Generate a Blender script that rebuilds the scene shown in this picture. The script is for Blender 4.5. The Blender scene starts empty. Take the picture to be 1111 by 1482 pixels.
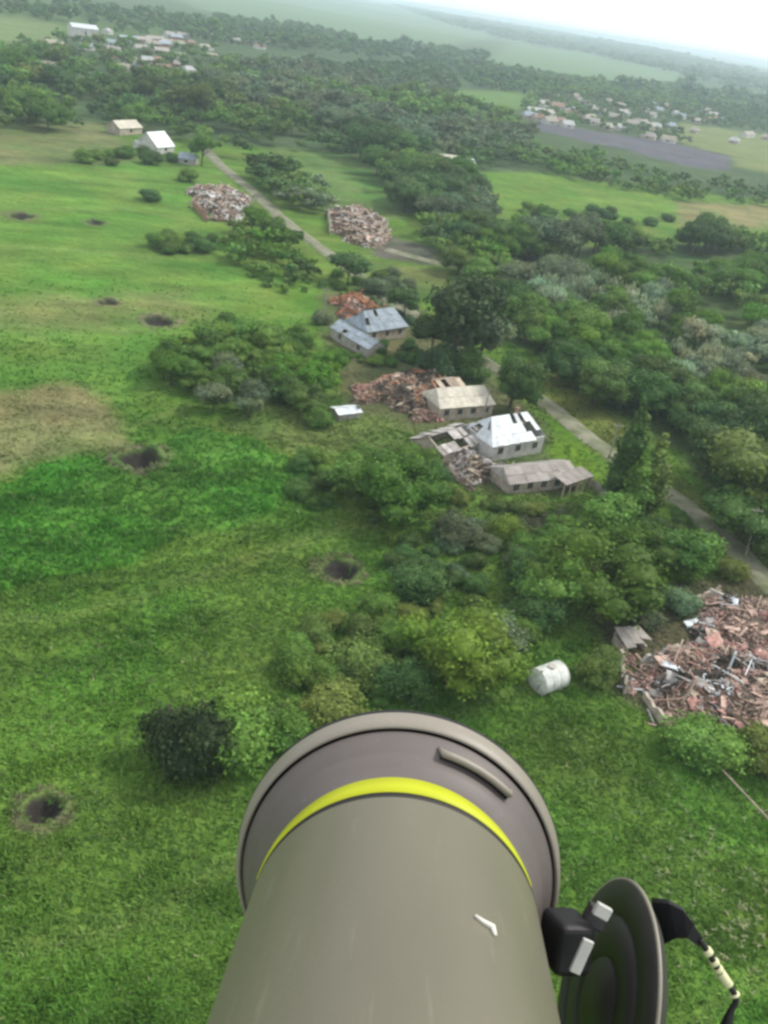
import bpy, math, random
import numpy as np
from mathutils import Vector, Matrix

random.seed(7)
NR = np.random.default_rng(11)
sc = bpy.context.scene
COL = sc.collection

# ------------------------------------------------------------------ camera
PW, PH, F = 1111.0, 1482.0, 1300.0        # the frame's proportions and focal length in the same unit
H = 60.0
TH = math.atan(731.8 / F); RO = math.radians(9.4)
Fw = Vector((0, math.cos(TH), -math.sin(TH)))
R0 = Vector((1, 0, 0)); U0 = Vector((0, math.sin(TH), math.cos(TH)))
CR = R0 * math.cos(RO) + U0 * math.sin(RO)
CU = -R0 * math.sin(RO) + U0 * math.cos(RO)
CP = Vector((0, 0, H))
cam = bpy.data.cameras.new('camera'); camo = bpy.data.objects.new('camera', cam); COL.objects.link(camo)
m = Matrix((CR, CU, -Fw)).transposed().to_4x4(); m.translation = CP
camo.matrix_world = m
cam.sensor_fit = 'VERTICAL'; cam.sensor_height = 36; cam.lens = 36 * F / PH
cam.clip_start = .01; cam.clip_end = 60000
sc.camera = camo

# ------------------------------------------------------------------ world, sun, exposure
SUN_EL, SUN_AZ = math.radians(48), math.radians(62)     # azimuth clockwise from +Y
w = bpy.data.worlds.new('World'); sc.world = w; w.use_nodes = True
nt = w.node_tree; nt.nodes.clear()
out = nt.nodes.new('ShaderNodeOutputWorld'); bg = nt.nodes.new('ShaderNodeBackground')
sky = nt.nodes.new('ShaderNodeTexSky'); sky.sky_type = 'NISHITA'; sky.sun_disc = False
sky.sun_elevation = SUN_EL; sky.sun_rotation = SUN_AZ; sky.dust_density = 2.0; sky.air_density = 1.0
tc = nt.nodes.new('ShaderNodeTexCoord'); mp = nt.nodes.new('ShaderNodeMapping'); mp.inputs['Scale'].default_value = (2.2, 2.2, 9)
nz = nt.nodes.new('ShaderNodeTexNoise'); nz.inputs['Scale'].default_value = 1.6; nz.inputs['Detail'].default_value = 6
rp = nt.nodes.new('ShaderNodeMapRange'); rp.inputs[1].default_value = .3; rp.inputs[2].default_value = .62
rp.inputs[3].default_value = .72; rp.inputs[4].default_value = .98
mx = nt.nodes.new('ShaderNodeMix'); mx.data_type = 'RGBA'
mx.inputs['B'].default_value = (10.4, 10.6, 10.9, 1)        # bright cloud cover
L = nt.links.new
L(tc.outputs['Generated'], mp.inputs['Vector']); L(mp.outputs[0], nz.inputs['Vector']); L(nz.outputs['Fac'], rp.inputs[0])
L(rp.outputs[0], mx.inputs['Factor']); L(sky.outputs[0], mx.inputs['A']); L(mx.outputs['Result'], bg.inputs['Color'])
bg.inputs['Strength'].default_value = .1
L(bg.outputs[0], out.inputs[0])
sl = bpy.data.lights.new('sun', 'SUN'); sl.energy = 3.0; sl.angle = math.radians(9); sl.color = (1, .95, .86)
so = bpy.data.objects.new('sun', sl); COL.objects.link(so)
so.rotation_euler = Vector((math.sin(SUN_AZ) * math.cos(SUN_EL), math.cos(SUN_AZ) * math.cos(SUN_EL), math.sin(SUN_EL))).to_track_quat('Z', 'Y').to_euler()
so.location = (0, 0, 300)
sc.view_settings.view_transform = 'Standard'; sc.view_settings.look = 'None'
sc.view_settings.gamma = 1; sc.view_settings.use_curve_mapping = False
sc.view_settings.exposure = 0.26
sc.render.engine = 'CYCLES'
sc.cycles.use_denoising = True
sc.cycles.max_bounces = 5; sc.cycles.diffuse_bounces = 3; sc.cycles.glossy_bounces = 2
sc.cycles.transmission_bounces = 3; sc.cycles.volume_bounces = 1; sc.cycles.transparent_max_bounces = 8
sc.cycles.pixel_filter_type = 'BLACKMAN_HARRIS'; sc.cycles.filter_width = 2.8

HAZE_DENSITY = .00023

# ------------------------------------------------------------------ noise and terrain
_T = np.random.default_rng(5).random((512, 512))
def vn(x, y):
    x = np.asarray(x, float); y = np.asarray(y, float)
    xi = np.floor(x).astype(int); yi = np.floor(y).astype(int)
    fx = x - xi; fy = y - yi; fx = fx * fx * (3 - 2 * fx); fy = fy * fy * (3 - 2 * fy)
    a = _T[xi % 512, yi % 512]; b = _T[(xi + 1) % 512, yi % 512]; c = _T[xi % 512, (yi + 1) % 512]; d = _T[(xi + 1) % 512, (yi + 1) % 512]
    return (a * (1 - fx) + b * fx) * (1 - fy) + (c * (1 - fx) + d * fx) * fy
def fbm(x, y, o=4):
    s = 0; a = .5; t = 0
    for k in range(o):
        s = s + a * vn(x * 2 ** k + 17 * k, y * 2 ** k + 31 * k); t += a; a *= .5
    return s / t
def sm(a, b, x):
    t = np.clip((x - a) / (b - a), 0, 1); return t * t * (3 - 2 * t)
def h0(x, y):
    r = np.hypot(x, y)
    z = (fbm(x / 60 + 40, y / 60 + 9, 2) - .5) * 1.6 * sm(60, 200, r)
    z = z + sm(1300, 6500, r) * (2 + 40 * fbm(x / 1900 + 3, y / 1700 + 5, 3)) + sm(700, 2500, r) * 10 * (fbm(x / 500, y / 420, 2) - .4)
    return z
def ray(px, py):
    return (Fw * F + CR * (px - PW / 2) - CU * (py - PH / 2)).normalized()
def U(px, py):
    d = ray(px, py)
    if d.z > -.004: d.z = -.004
    z = 0.0
    for _ in range(12):
        t = (H - z) / -d.z; t = min(t, 16000)
        z = .5 * z + .5 * float(h0(d.x * t, d.y * t))
    return Vector((d.x * t, d.y * t, z))
def mpp(p): return (Vector(p) - CP).length / F      # metres per photo pixel at a point

# craters: pixel centre, radius in m, depth
CR_PX = [(202, 668, 3.3, 1.9), (492, 826, 2.5, 1.6), (62, 1172, 1.75, 1.4), (230, 465, 3.2, 1.3), (32, 313, 3.4, 1.1), (138, 322, 2.6, 1.0), (157, 437, 2.2, 1.0)]
CRAT = [(U(a, b), r, d) for a, b, r, d in CR_PX]
def crater_z(x, y):
    z = 0 * x
    for i, (p, r, d) in enumerate(CRAT):
        q = np.hypot(x - p.x, y - p.y) / r * (1 + .35 * (vn(x * .8 + i * 7, y * .8) - .5))
        z = z - d * (1 - sm(.15, .95, q)) + .28 * r / 3 * np.exp(-((q - 1.12) / .22) ** 2)
    return z
def h(x, y):
    r = np.hypot(x, y)
    z = h0(x, y) + crater_z(x, y)
    fade = 1 - sm(170, 420, r); sd = sdist(x + (fbm(x / 7, y / 7, 2) - .5) * 4, y + (fbm(x / 7 + 50, y / 7, 2) - .5) * 4, FPOLY[CROPI])
    z = z + sm(-.3, 1.0, sd) * (.55 + .9 * (fbm(x / 2.6, y / 2.0, 3) - .5)) * (crater_z(x, y) > -.1)
    z = z + fade * (.34 * (fbm(x / 3.1, y / 3.1, 3) - .5) + .18 * (vn(x / .7, y / .7) - .5))
    return z

# ------------------------------------------------------------------ mesh helpers
def setp(o, label=None, cat=None, group=None, kind=None):
    if label: o['label'] = label
    if cat: o['category'] = cat
    if group: o['group'] = group
    if kind: o['kind'] = kind
    return o
def link(o, parent=None):
    COL.objects.link(o)
    if parent is not None: o.parent = parent
    return o
def empty(name, loc, rz=0):
    o = bpy.data.objects.new(name, None); o.empty_display_size = .5
    o.location = loc; o.rotation_euler = (0, 0, rz); COL.objects.link(o); return o
def mesh_np(name, v, f, mat, col=None, smooth=False):
    """v (n,3), f (m,k) with k constant; col (n,3) point colours"""
    me = bpy.data.meshes.new(name); k = f.shape[1]
    me.vertices.add(len(v)); me.vertices.foreach_set('co', np.ascontiguousarray(v, dtype=np.float32).ravel())
    me.loops.add(f.size); me.loops.foreach_set('vertex_index', np.ascontiguousarray(f, dtype=np.int32).ravel())
    me.polygons.add(len(f)); me.polygons.foreach_set('loop_start', np.arange(0, f.size, k, dtype=np.int32))
    me.polygons.foreach_set('loop_total', np.full(len(f), k, dtype=np.int32))
    if smooth: me.polygons.foreach_set('use_smooth', np.ones(len(f), dtype=bool))
    if col is not None:
        a = me.attributes.new('Col', 'FLOAT_COLOR', 'POINT')
        a.data.foreach_set('color', np.concatenate([col, np.ones((len(col), 1))], 1).astype(np.float32).ravel())
    me.update(calc_edges=True); me.validate()
    if mat: me.materials.append(mat)
    return me
class MB:
    def __init__(s): s.v = []; s.f = []
    def add(s, vs, fs):
        n = len(s.v); s.v += [tuple(a) for a in vs]; s.f += [tuple(n + i for i in f) for f in fs]; return s
    def box(s, c, d, rot=None, taper=0):
        x, y, z = d[0] / 2, d[1] / 2, d[2] / 2; vs = []
        for sx, sy, sz in ((-1, -1, -1), (1, -1, -1), (1, 1, -1), (-1, 1, -1), (-1, -1, 1), (1, -1, 1), (1, 1, 1), (-1, 1, 1)):
            k = 1 - taper * (sz > 0); p = Vector((sx * x * k, sy * y * k, sz * z))
            if rot is not None: p = rot @ p
            vs.append(p + Vector(c))
        return s.add(vs, [(0, 3, 2, 1), (4, 5, 6, 7), (0, 1, 5, 4), (1, 2, 6, 5), (2, 3, 7, 6), (3, 0, 4, 7)])
    def tube(s, pts, rad, n=8, cap=True):
        pts = [Vector(p) for p in pts]; rs = rad if isinstance(rad, (list, tuple)) else [rad] * len(pts)
        vs = []; fs = []; up = Vector((.13, .31, .94)).normalized()
        for i, p in enumerate(pts):
            t = (pts[min(i + 1, len(pts) - 1)] - pts[max(i - 1, 0)]).normalized()
            a = t.cross(up)
            if a.length < .05: a = t.cross(Vector((1, 0, 0)))
            a.normalize(); b = t.cross(a)
            for k in range(n):
                th = 2 * math.pi * k / n; vs.append(p + (a * math.cos(th) + b * math.sin(th)) * rs[i])
        for i in range(len(pts) - 1):
            for k in range(n): fs.append((i * n + k, i * n + (k + 1) % n, (i + 1) * n + (k + 1) % n, (i + 1) * n + k))
        if cap: fs.append(tuple(range(n - 1, -1, -1))); fs.append(tuple((len(pts) - 1) * n + k for k in range(n)))
        return s.add(vs, fs)
    def lathe(s, prof, n=96, M=None, a0=0, a1=2 * math.pi, close=False):
        """prof: (z, r) pairs about local Z"""
        full = abs(a1 - a0 - 2 * math.pi) < 1e-6; m_ = n if full else n + 1; vs = []
        for z, r in prof:
            for k in range(m_):
                t = a0 + (a1 - a0) * k / n; p = Vector((r * math.cos(t), r * math.sin(t), z)); vs.append(M @ p if M else p)
        fs = []
        for i in range(len(prof) - 1):
            for k in range(n): fs.append((i * m_ + k, i * m_ + (k + 1) % m_, (i + 1) * m_ + (k + 1) % m_, (i + 1) * m_ + k))
        return s.add(vs, fs)
    def slab(s, q, th):
        """a quad (4 points) given thickness along its normal, downward"""
        q = [Vector(p) for p in q]; n = (q[1] - q[0]).cross(q[3] - q[0])
        if n.length < 1e-9: n = (q[2] - q[1]).cross(q[3] - q[1])
        n.normalize(); lo = [p - n * th for p in q]
        return s.add(q + lo, [(0, 1, 2, 3), (7, 6, 5, 4), (0, 4, 5, 1), (1, 5, 6, 2), (2, 6, 7, 3), (3, 7, 4, 0)])
    def mesh(s, name, mat, smooth=False):
        me = bpy.data.meshes.new(name); me.from_pydata(s.v, [], s.f); me.update()
        if mat: me.materials.append(mat)
        if smooth:
            me.polygons.foreach_set('use_smooth', np.ones(len(me.polygons), dtype=bool))
        return me
    def build(s, name, mat, parent=None, smooth=False):
        o = bpy.data.objects.new(name, s.mesh(name, mat, smooth)); return link(o, parent)

# ------------------------------------------------------------------ materials
def newmat(name):
    mt = bpy.data.materials.new(name); mt.use_nodes = True; n = mt.node_tree; n.nodes.clear()
    o = n.nodes.new('ShaderNodeOutputMaterial'); b = n.nodes.new('ShaderNodeBsdfPrincipled'); n.links.new(b.outputs[0], o.inputs[0])
    return mt, n, b, o
def stone(name, c, c2=None, scale=1.5, rough=.85, bump=.3, spec=.3, detail=6, dist=.05, objvar=0.0, metal=0):
    mt, n, b, o = newmat(name); c2 = c2 or tuple(x * .6 for x in c)
    t = n.nodes.new('ShaderNodeTexCoord'); z = n.nodes.new('ShaderNodeTexNoise')
    z.inputs['Scale'].default_value = scale; z.inputs['Detail'].default_value = detail; z.inputs['Roughness'].default_value = .65
    r = n.nodes.new('ShaderNodeValToRGB'); r.color_ramp.elements[0].position = .36; r.color_ramp.elements[1].position = .64
    r.color_ramp.elements[0].color = (*c2, 1); r.color_ramp.elements[1].color = (*c, 1)
    n.links.new(t.outputs['Object'], z.inputs['Vector']); n.links.new(z.outputs['Fac'], r.inputs[0])
    src = r.outputs[0]
    if objvar:
        oi = n.nodes.new('ShaderNodeObjectInfo'); mr = n.nodes.new('ShaderNodeMapRange')
        mr.inputs[3].default_value = 1 - objvar; mr.inputs[4].default_value = 1 + objvar
        n.links.new(oi.outputs['Random'], mr.inputs[0])
        vm = n.nodes.new('ShaderNodeVectorMath'); vm.operation = 'SCALE'; n.links.new(src, vm.inputs[0]); n.links.new(mr.outputs[0], vm.inputs['Scale']); src = vm.outputs[0]
    n.links.new(src, b.inputs['Base Color']); b.inputs['Roughness'].default_value = rough; b.inputs['Specular IOR Level'].default_value = spec
    b.inputs['Metallic'].default_value = metal
    if bump:
        bm_ = n.nodes.new('ShaderNodeBump'); bm_.inputs['Strength'].default_value = bump; bm_.inputs['Distance'].default_value = dist
        n.links.new(z.outputs['Fac'], bm_.inputs['Height']); n.links.new(bm_.outputs[0], b.inputs['Normal'])
    return mt
def leafmat():
    mt, n, b, o = newmat('leaves')
    a = n.nodes.new('ShaderNodeAttribute'); a.attribute_name = 'Col'
    oi = n.nodes.new('ShaderNodeObjectInfo')
    mu = n.nodes.new('ShaderNodeMix'); mu.data_type = 'RGBA'; mu.blend_type = 'MULTIPLY'; mu.inputs['Factor'].default_value = 1
    n.links.new(a.outputs['Color'], mu.inputs['A']); n.links.new(oi.outputs['Color'], mu.inputs['B'])
    b.inputs['Roughness'].default_value = .6; b.inputs['Specular IOR Level'].default_value = .2
    n.links.new(mu.outputs['Result'], b.inputs['Base Color'])
    tr = n.nodes.new('ShaderNodeBsdfTranslucent'); ms = n.nodes.new('ShaderNodeMixShader'); ms.inputs[0].default_value = .28
    n.links.new(mu.outputs['Result'], tr.inputs[0]); n.links.new(b.outputs[0], ms.inputs[1]); n.links.new(tr.outputs[0], ms.inputs[2])
    n.links.new(ms.outputs[0], o.inputs[0])
    return mt
LEAF = leafmat()
def groundmat():
    mt, n, b, o = newmat('grass_ground')
    a = n.nodes.new('ShaderNodeAttribute'); a.attribute_name = 'Col'
    g = n.nodes.new('ShaderNodeNewGeometry')
    src = a.outputs['Color']; fac = None
    hs = []
    for i, (s, sx, lo, hi) in enumerate(((.028, 2.5, .85, 1.15), (.22, 3.2, .84, 1.16), (1.1, 1.6, .78, 1.22), (5.5, 1, .66, 1.34))):
        mpn = n.nodes.new('ShaderNodeMapping'); mpn.inputs['Rotation'].default_value = (0, 0, .35 + .5 * i); mpn.inputs['Scale'].default_value = (s, s * sx, s)
        z = n.nodes.new('ShaderNodeTexNoise'); z.inputs['Scale'].default_value = 1; z.inputs['Detail'].default_value = 4
        z.inputs['Distortion'].default_value = .6
        mr = n.nodes.new('ShaderNodeMapRange'); mr.inputs[1].default_value = .3; mr.inputs[2].default_value = .7; mr.inputs[3].default_value = lo; mr.inputs[4].default_value = hi
        vm = n.nodes.new('ShaderNodeVectorMath'); vm.operation = 'SCALE'
        n.links.new(g.outputs['Position'], mpn.inputs['Vector']); n.links.new(mpn.outputs[0], z.inputs['Vector']); n.links.new(z.outputs['Fac'], mr.inputs[0])
        n.links.new(src, vm.inputs[0]); n.links.new(mr.outputs[0], vm.inputs['Scale']); src = vm.outputs[0]; hs.append(z.outputs['Fac'])
    # hue drift towards straw
    z = n.nodes.new('ShaderNodeTexNoise'); z.inputs['Scale'].default_value = .09; z.inputs['Detail'].default_value = 5
    n.links.new(g.outputs['Position'], z.inputs['Vector'])
    mr = n.nodes.new('ShaderNodeMapRange'); mr.inputs[1].default_value = .45; mr.inputs[2].default_value = .75; mr.inputs[4].default_value = .45
    n.links.new(z.outputs['Fac'], mr.inputs[0])
    mu = n.nodes.new('ShaderNodeMix'); mu.data_type = 'RGBA'; mu.blend_type = 'MULTIPLY'; mu.inputs['B'].default_value = (1.35, 1.05, .9, 1)
    n.links.new(mr.outputs[0], mu.inputs['Factor']); n.links.new(src, mu.inputs['A'])
    n.links.new(mu.outputs['Result'], b.inputs['Base Color'])
    ad = n.nodes.new('ShaderNodeMath'); ad.operation = 'MULTIPLY_ADD'; ad.inputs[1].default_value = .5
    n.links.new(hs[3], ad.inputs[0]); n.links.new(hs[2], ad.inputs[2])
    bu = n.nodes.new('ShaderNodeBump'); bu.inputs['Strength'].default_value = .55; bu.inputs['Distance'].default_value = .28
    n.links.new(ad.outputs[0], bu.inputs['Height']); n.links.new(bu.outputs[0], b.inputs['Normal'])
    b.inputs['Roughness'].default_value = .95; b.inputs['Specular IOR Level'].default_value = .08
    return mt
GROUND = groundmat()
M = dict(
    bark=stone('bark', (.11, .085, .06), scale=4),
    road=stone('road_gravel', (.23, .22, .165), (.10, .12, .055), scale=.3, bump=.2),
    pinkwood=stone('red_brick_debris', (.42, .24, .21), (.24, .13, .11), scale=2, objvar=.35),
    pinktan=stone('pink_tan_timber', (.56, .42, .35), (.33, .22, .18), scale=2, objvar=.35),
    palewood=stone('pale_timber', (.50, .42, .33), (.3, .24, .18), scale=2, objvar=.35),
    greyslab=stone('grey_slate', (.42, .40, .38), (.24, .22, .21), scale=1.2, objvar=.4),
    darkwood=stone('charred_wood', (.07, .055, .045), scale=2, objvar=.5),
    orange=stone('orange_brick', (.42, .20, .11), (.26, .12, .07), scale=2, objvar=.3),
    soil=stone('brown_soil', (.15, .105, .075), (.085, .06, .045), scale=1.1, bump=.6, dist=.2),
    whiteroof=stone('white_roofing', (.66, .70, .72), (.42, .46, .50), scale=.8, rough=.55, spec=.5, bump=.15, objvar=.13),
    creamroof=stone('cream_roofing', (.56, .53, .45), (.40, .37, .31), scale=.7, rough=.7, bump=.15, objvar=.12),
    brownroof=stone('brown_grey_roofing', (.33, .305, .285), (.23, .21, .19), scale=.8, bump=.15, objvar=.15),
    blueroof=stone('blue_grey_roofing', (.30, .35, .40), (.19, .23, .27), scale=.8, bump=.15, objvar=.15),
    wallcream=stone('cream_plaster', (.48, .43, .36), (.3, .25, .2), scale=.9),
    wallwhite=stone('white_plaster', (.60, .60, .58), (.4, .39, .37), scale=.9),
    wallbrick=stone('brick_wall', (.32, .19, .14), (.2, .12, .09), scale=1.4),
    glass=stone('dark_window', (.03, .035, .04), (.015, .018, .02), scale=2, rough=.2, bump=0),
    trim=stone('pale_trim', (.5, .47, .42), scale=3),
    farwhite=stone('muted_white_roofing', (.42, .43, .43), (.28, .29, .29), scale=.5),  # darker, muted white for roofs of the grouped far village houses
    farbrick=stone('dull_brick_roofing', (.26, .16, .12), (.17, .12, .09), scale=.5),
    fartan=stone('dull_tan_roofing', (.34, .31, .25), (.22, .2, .16), scale=.5),
    metal=stone('tank_metal', (.66, .69, .66), (.40, .42, .38), scale=1.3, rough=.5, bump=.1),
    concrete=stone('concrete', (.42, .41, .37), (.27, .26, .23), scale=1.5),
    polewood=stone('grey_pole', (.33, .31, .27), scale=3),
)

# ------------------------------------------------------------------ fields (outlines traced as ground points)
def inpoly(x, y, P):
    c = np.zeros(np.shape(x), bool); n = len(P)
    for i in range(n):
        ax, ay = P[i][:2]; bx, by = P[(i + 1) % n][:2]
        k = ((ay > y) != (by > y)) & (x < (bx - ax) * (y - ay) / ((by - ay) + 1e-12) + ax)
        c ^= k
    return c
def sdist(x, y, P):
    d = np.full(np.shape(x), 1e9); n = len(P)
    for i in range(n):
        ax, ay = P[i][:2]; bx, by = P[(i + 1) % n][:2]; ex, ey = bx - ax, by - ay
        t = np.clip(((x - ax) * ex + (y - ay) * ey) / (ex * ex + ey * ey + 1e-9), 0, 1)
        d = np.minimum(d, np.hypot(x - ax - t * ex, y - ay - t * ey))
    return np.where(inpoly(x, y, P), d, -d)
# (name, pixels, colour, edge softness in m, label)
FIELDS = [
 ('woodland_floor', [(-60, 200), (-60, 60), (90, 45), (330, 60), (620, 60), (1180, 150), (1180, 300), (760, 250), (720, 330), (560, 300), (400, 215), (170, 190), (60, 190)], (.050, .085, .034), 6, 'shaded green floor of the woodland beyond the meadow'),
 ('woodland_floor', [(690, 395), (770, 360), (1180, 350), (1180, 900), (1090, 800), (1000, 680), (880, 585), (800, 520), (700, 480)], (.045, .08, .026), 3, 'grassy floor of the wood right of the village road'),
 ('far_field', [(250, -25), (400, -8), (560, 14), (640, 32), (715, 52), (640, 72), (560, 66), (380, 30), (280, 12)], (.10, .17, .085), 20, 'pale green far field below the horizon'),
 ('far_field', [(740, 62), (850, 78), (990, 108), (960, 128), (850, 112), (700, 88)], (.10, .17, .08), 20, 'pale green far strip field right of centre'),
 ('far_field', [(-60, 18), (40, 22), (92, 38), (85, 60), (-60, 66)], (.12, .17, .065), 8, 'pale field at the far left above the village'),
 ('far_field', [(900, 60), (1180, 110), (1180, 98), (980, 55)], (.15, .15, .10), 40, 'tan field on the far ridge at right'),
 ('field', [(655, 130), (785, 135), (772, 158), (650, 158)], (.085, .16, .04), 6, 'small green field left of the far right village'),
 ('ploughed_field', [(775, 172), (860, 190), (960, 203), (1060, 228), (1052, 246), (1000, 243), (900, 215), (770, 188)], (.085, .085, .105), 3, 'dark grey ploughed field beside the far village'),
 ('field', [(985, 178), (1180, 205), (1180, 262), (1062, 240), (1060, 226), (960, 200)], (.13, .165, .06), 4, 'dry yellow green field right of the ploughed strip'),
 ('meadow', [(400, 212), (525, 224), (575, 285), (590, 320), (450, 300), (420, 250)], (.075, .14, .035), 4, 'green meadow between the two centre woods'),
 ('meadow', [(690, 248), (800, 250), (1000, 288), (990, 325), (740, 322), (700, 290)], (.088, .17, .026), 4, 'bright green meadow before the hedge line'),
 ('field', [(975, 292), (1180, 302), (1180, 332), (985, 330)], (.15, .155, .065), 4, 'tan grass field at the right edge'),
 ('meadow', [(-80, 175), (160, 178), (190, 215), (200, 240), (-80, 250)], (.11, .14, .052), 5, 'dry olive meadow below the left wood'),
 ('meadow', [(-200, 242), (345, 236), (300, 320), (370, 400), (350, 440), (250, 480), (215, 545), (200, 600), (-200, 600)], (.082, .170, .028), 4, 'bright green meadow at left with small craters'),
 ('dry_patch', [(-200, 440), (60, 430), (250, 425), (280, 450), (150, 475), (-200, 482)], (.13, .16, .055), 8, 'thin olive band across the bright meadow'),
 ('dry_patch', [(-200, 572), (30, 566), (100, 556), (165, 590), (200, 640), (110, 655), (-20, 692), (-200, 720)], (.175, .160, .075), 3, 'brown patch of dry grass left of the largest crater'),
 ('crop_field', [(-200, 730), (0, 700), (90, 668), (150, 660), (250, 640), (300, 618), (420, 662), (450, 700), (380, 745), (250, 790), (120, 830), (0, 868), (-200, 920)], (.056, .150, .020), .4, 'deep green tall crop strip below the brown patch'),
 ('yard', [(560, 340), (640, 362), (650, 384), (600, 382), (530, 368)], (.075, .085, .06), 3, 'dark bare patch right of the centre ruin'),
 ('yard', [(530, 376), (640, 392), (660, 420), (600, 425), (540, 405)], (.10, .135, .04), 2, 'olive grass strip behind the grey roofed house'),
 ('yard', [(455, 430), (560, 400), (650, 500), (740, 560), (800, 640), (850, 700), (800, 722), (700, 712), (640, 690), (600, 640), (500, 600), (480, 540)], (.085, .10, .042), 2, 'worn yards around the village houses'),
 ('verge', [(760, 520), (830, 545), (900, 610), (960, 680), (1060, 740), (1130, 800), (1130, 830), (1000, 745), (870, 665), (775, 585)], (.10, .125, .03), 1.5, 'yellowish grass verge along the village road'),
 ('yard', [(790, 600), (850, 655), (870, 700), (830, 690), (795, 650)], (.085, .155, .015), 1.5, 'bright grass between the white house and the road'),
 ('yard', [(860, 860), (1000, 830), (1200, 830), (1200, 1120), (1060, 1070), (960, 1060), (880, 1000)], (.075, .075, .04), 1.5, 'trampled ground under the large debris heap'),
 ('yard', [(720, 730), (820, 735), (840, 780), (760, 800), (700, 780)], (.07, .082, .045), 2, 'dull bare ground below the low long house'),
 ('meadow', [(380, 560), (520, 590), (640, 640), (560, 660), (420, 650), (310, 610)], (.078, .125, .03), 2, 'paler grass below the round tree clump'),
]
FPOLY = [[U(*p) for p in f[1]] for f in FIELDS]

CROPI = [i for i, f in enumerate(FIELDS) if f[0] == 'crop_field'][0]
def ground_colour(x, y):
    r = np.hypot(x, y)
    base = np.empty(x.shape + (3,))
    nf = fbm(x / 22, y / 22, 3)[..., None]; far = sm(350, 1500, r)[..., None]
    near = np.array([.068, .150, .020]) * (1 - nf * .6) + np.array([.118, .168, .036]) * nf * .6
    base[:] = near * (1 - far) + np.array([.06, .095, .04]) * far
    wx = x + (fbm(x / 7, y / 7, 2) - .5) * 4; wy = y + (fbm(x / 7 + 50, y / 7, 2) - .5) * 4
    rid = np.full(x.shape, -1)
    for i, f in enumerate(FIELDS):
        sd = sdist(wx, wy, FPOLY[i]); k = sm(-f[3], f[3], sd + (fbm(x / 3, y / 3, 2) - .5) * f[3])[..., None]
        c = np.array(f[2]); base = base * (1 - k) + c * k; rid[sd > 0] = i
    # far patchwork of fields and woods
    q = fbm(x / 420 + 9, y / 260, 3); k = (sm(1500, 2600, r) * sm(.46, .52, q) * (1 - sm(.60, .63, q)))[..., None] * .8
    base = base * (1 - k) + np.array([.11, .16, .08]) * k
    # wind and mowing streaks, thin and lush patches (real differences in the growth)
    ca, sa = math.cos(.42), math.sin(.42); u = x * ca + y * sa; v = -x * sa + y * ca; nearw = 1 - sm(350, 900, r)
    st = fbm(u / 16, v / 4.5, 4) - .5; s2 = fbm(u / 3.4 + 9, v / 1.5, 3) - .5; s3 = fbm(x / 11 + 70, y / 13, 3) - .5
    inc = np.clip((rid == CROPI) * 1.0, 0, 1)
    mul = 1 + nearw * (st * .75 + s2 * (.35 + .45 * inc)); base = base * mul[..., None]
    tint = (s3 * nearw)[..., None]; base = base * (1 + tint * np.array([.8, .15, .7]))
    wr = (np.exp(-((v / 38 + .9 * fbm(u / 50, v / 90, 2) * 2) % 1 - .5) ** 2 / .0009) * nearw * .22 * (1 - inc))[..., None]
    base = base * (1 - wr) + np.array([.19, .22, .08]) * wr
    # craters: bare soil bowl, paler rim
    for i, (p, cr, d) in enumerate(CRAT):
        qd = np.hypot(x - p.x, y - p.y) / cr * (1 + .35 * (vn(x * .8 + i * 7, y * .8) - .5))
        k = (1 - sm(.75, 1.0, qd))[..., None]; base = base * (1 - k) + np.array([.030, .026, .024]) * k
        k = (np.exp(-((qd - 1.18) / .22) ** 2) * .8 * (.3 + 1.2 * vn(x * 1.7, y * 1.7)))[..., None]; base = base * (1 - k) + np.array([.13, .115, .075]) * k
        rid[qd < 1.0] = 100 + i
    return base, rid

# ------------------------------------------------------------------ terrain sheet, split where the fields meet
ang = np.concatenate([np.linspace(-180, -40, 22)[:-1], np.linspace(-40, 40, 560), np.linspace(40, 180, 22)[1:]])
rr = [0.5, 6, 14, 22, 28]
while rr[-1] < 15000:
    r = rr[-1]; rr.append(r + min(max(.22, (r * r + H * H) / H * .0016), r * .02))
rr = np.array(rr); A, RR = np.meshgrid(np.radians(ang), rr)
X = RR * np.sin(A); Y = RR * np.cos(A); Z = h(X, Y)
nr, na = X.shape
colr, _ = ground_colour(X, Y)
idx = np.arange(nr * na).reshape(nr, na)
quads = np.stack([idx[:-1, :-1], idx[:-1, 1:], idx[1:, 1:], idx[1:, :-1]], -1).reshape(-1, 4)[:, ::-1]
V = np.stack([X, Y, Z], -1).reshape(-1, 3); C3 = colr.reshape(-1, 3)
fc = V[quads].mean(1); _, fid = ground_colour(fc[:, 0], fc[:, 1])
def sub(name, sel, label):
    q = quads[sel]
    if len(q) < 4: return None
    u, inv = np.unique(q, return_inverse=True)
    me = mesh_np(name, V[u], inv.reshape(-1, 4), GROUND, C3[u], smooth=True)
    return setp(link(bpy.data.objects.new(name, me)), label, kind='structure')
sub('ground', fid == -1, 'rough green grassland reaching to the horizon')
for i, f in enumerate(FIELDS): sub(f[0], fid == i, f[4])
crl = ['largest dark crater, at the top edge of the deep green crop', 'dark crater in the grass left of the garden shrubs', 'small square looking crater at the lower left',
       'flat dark crater above the round tree clump', 'faint shallow crater at the left edge of the bright meadow', 'small dark crater in the upper bright meadow', 'thin dark crater on the olive band of the meadow']
for i in range(len(CRAT)): sub('crater', fid == 100 + i, crl[i])

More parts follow.
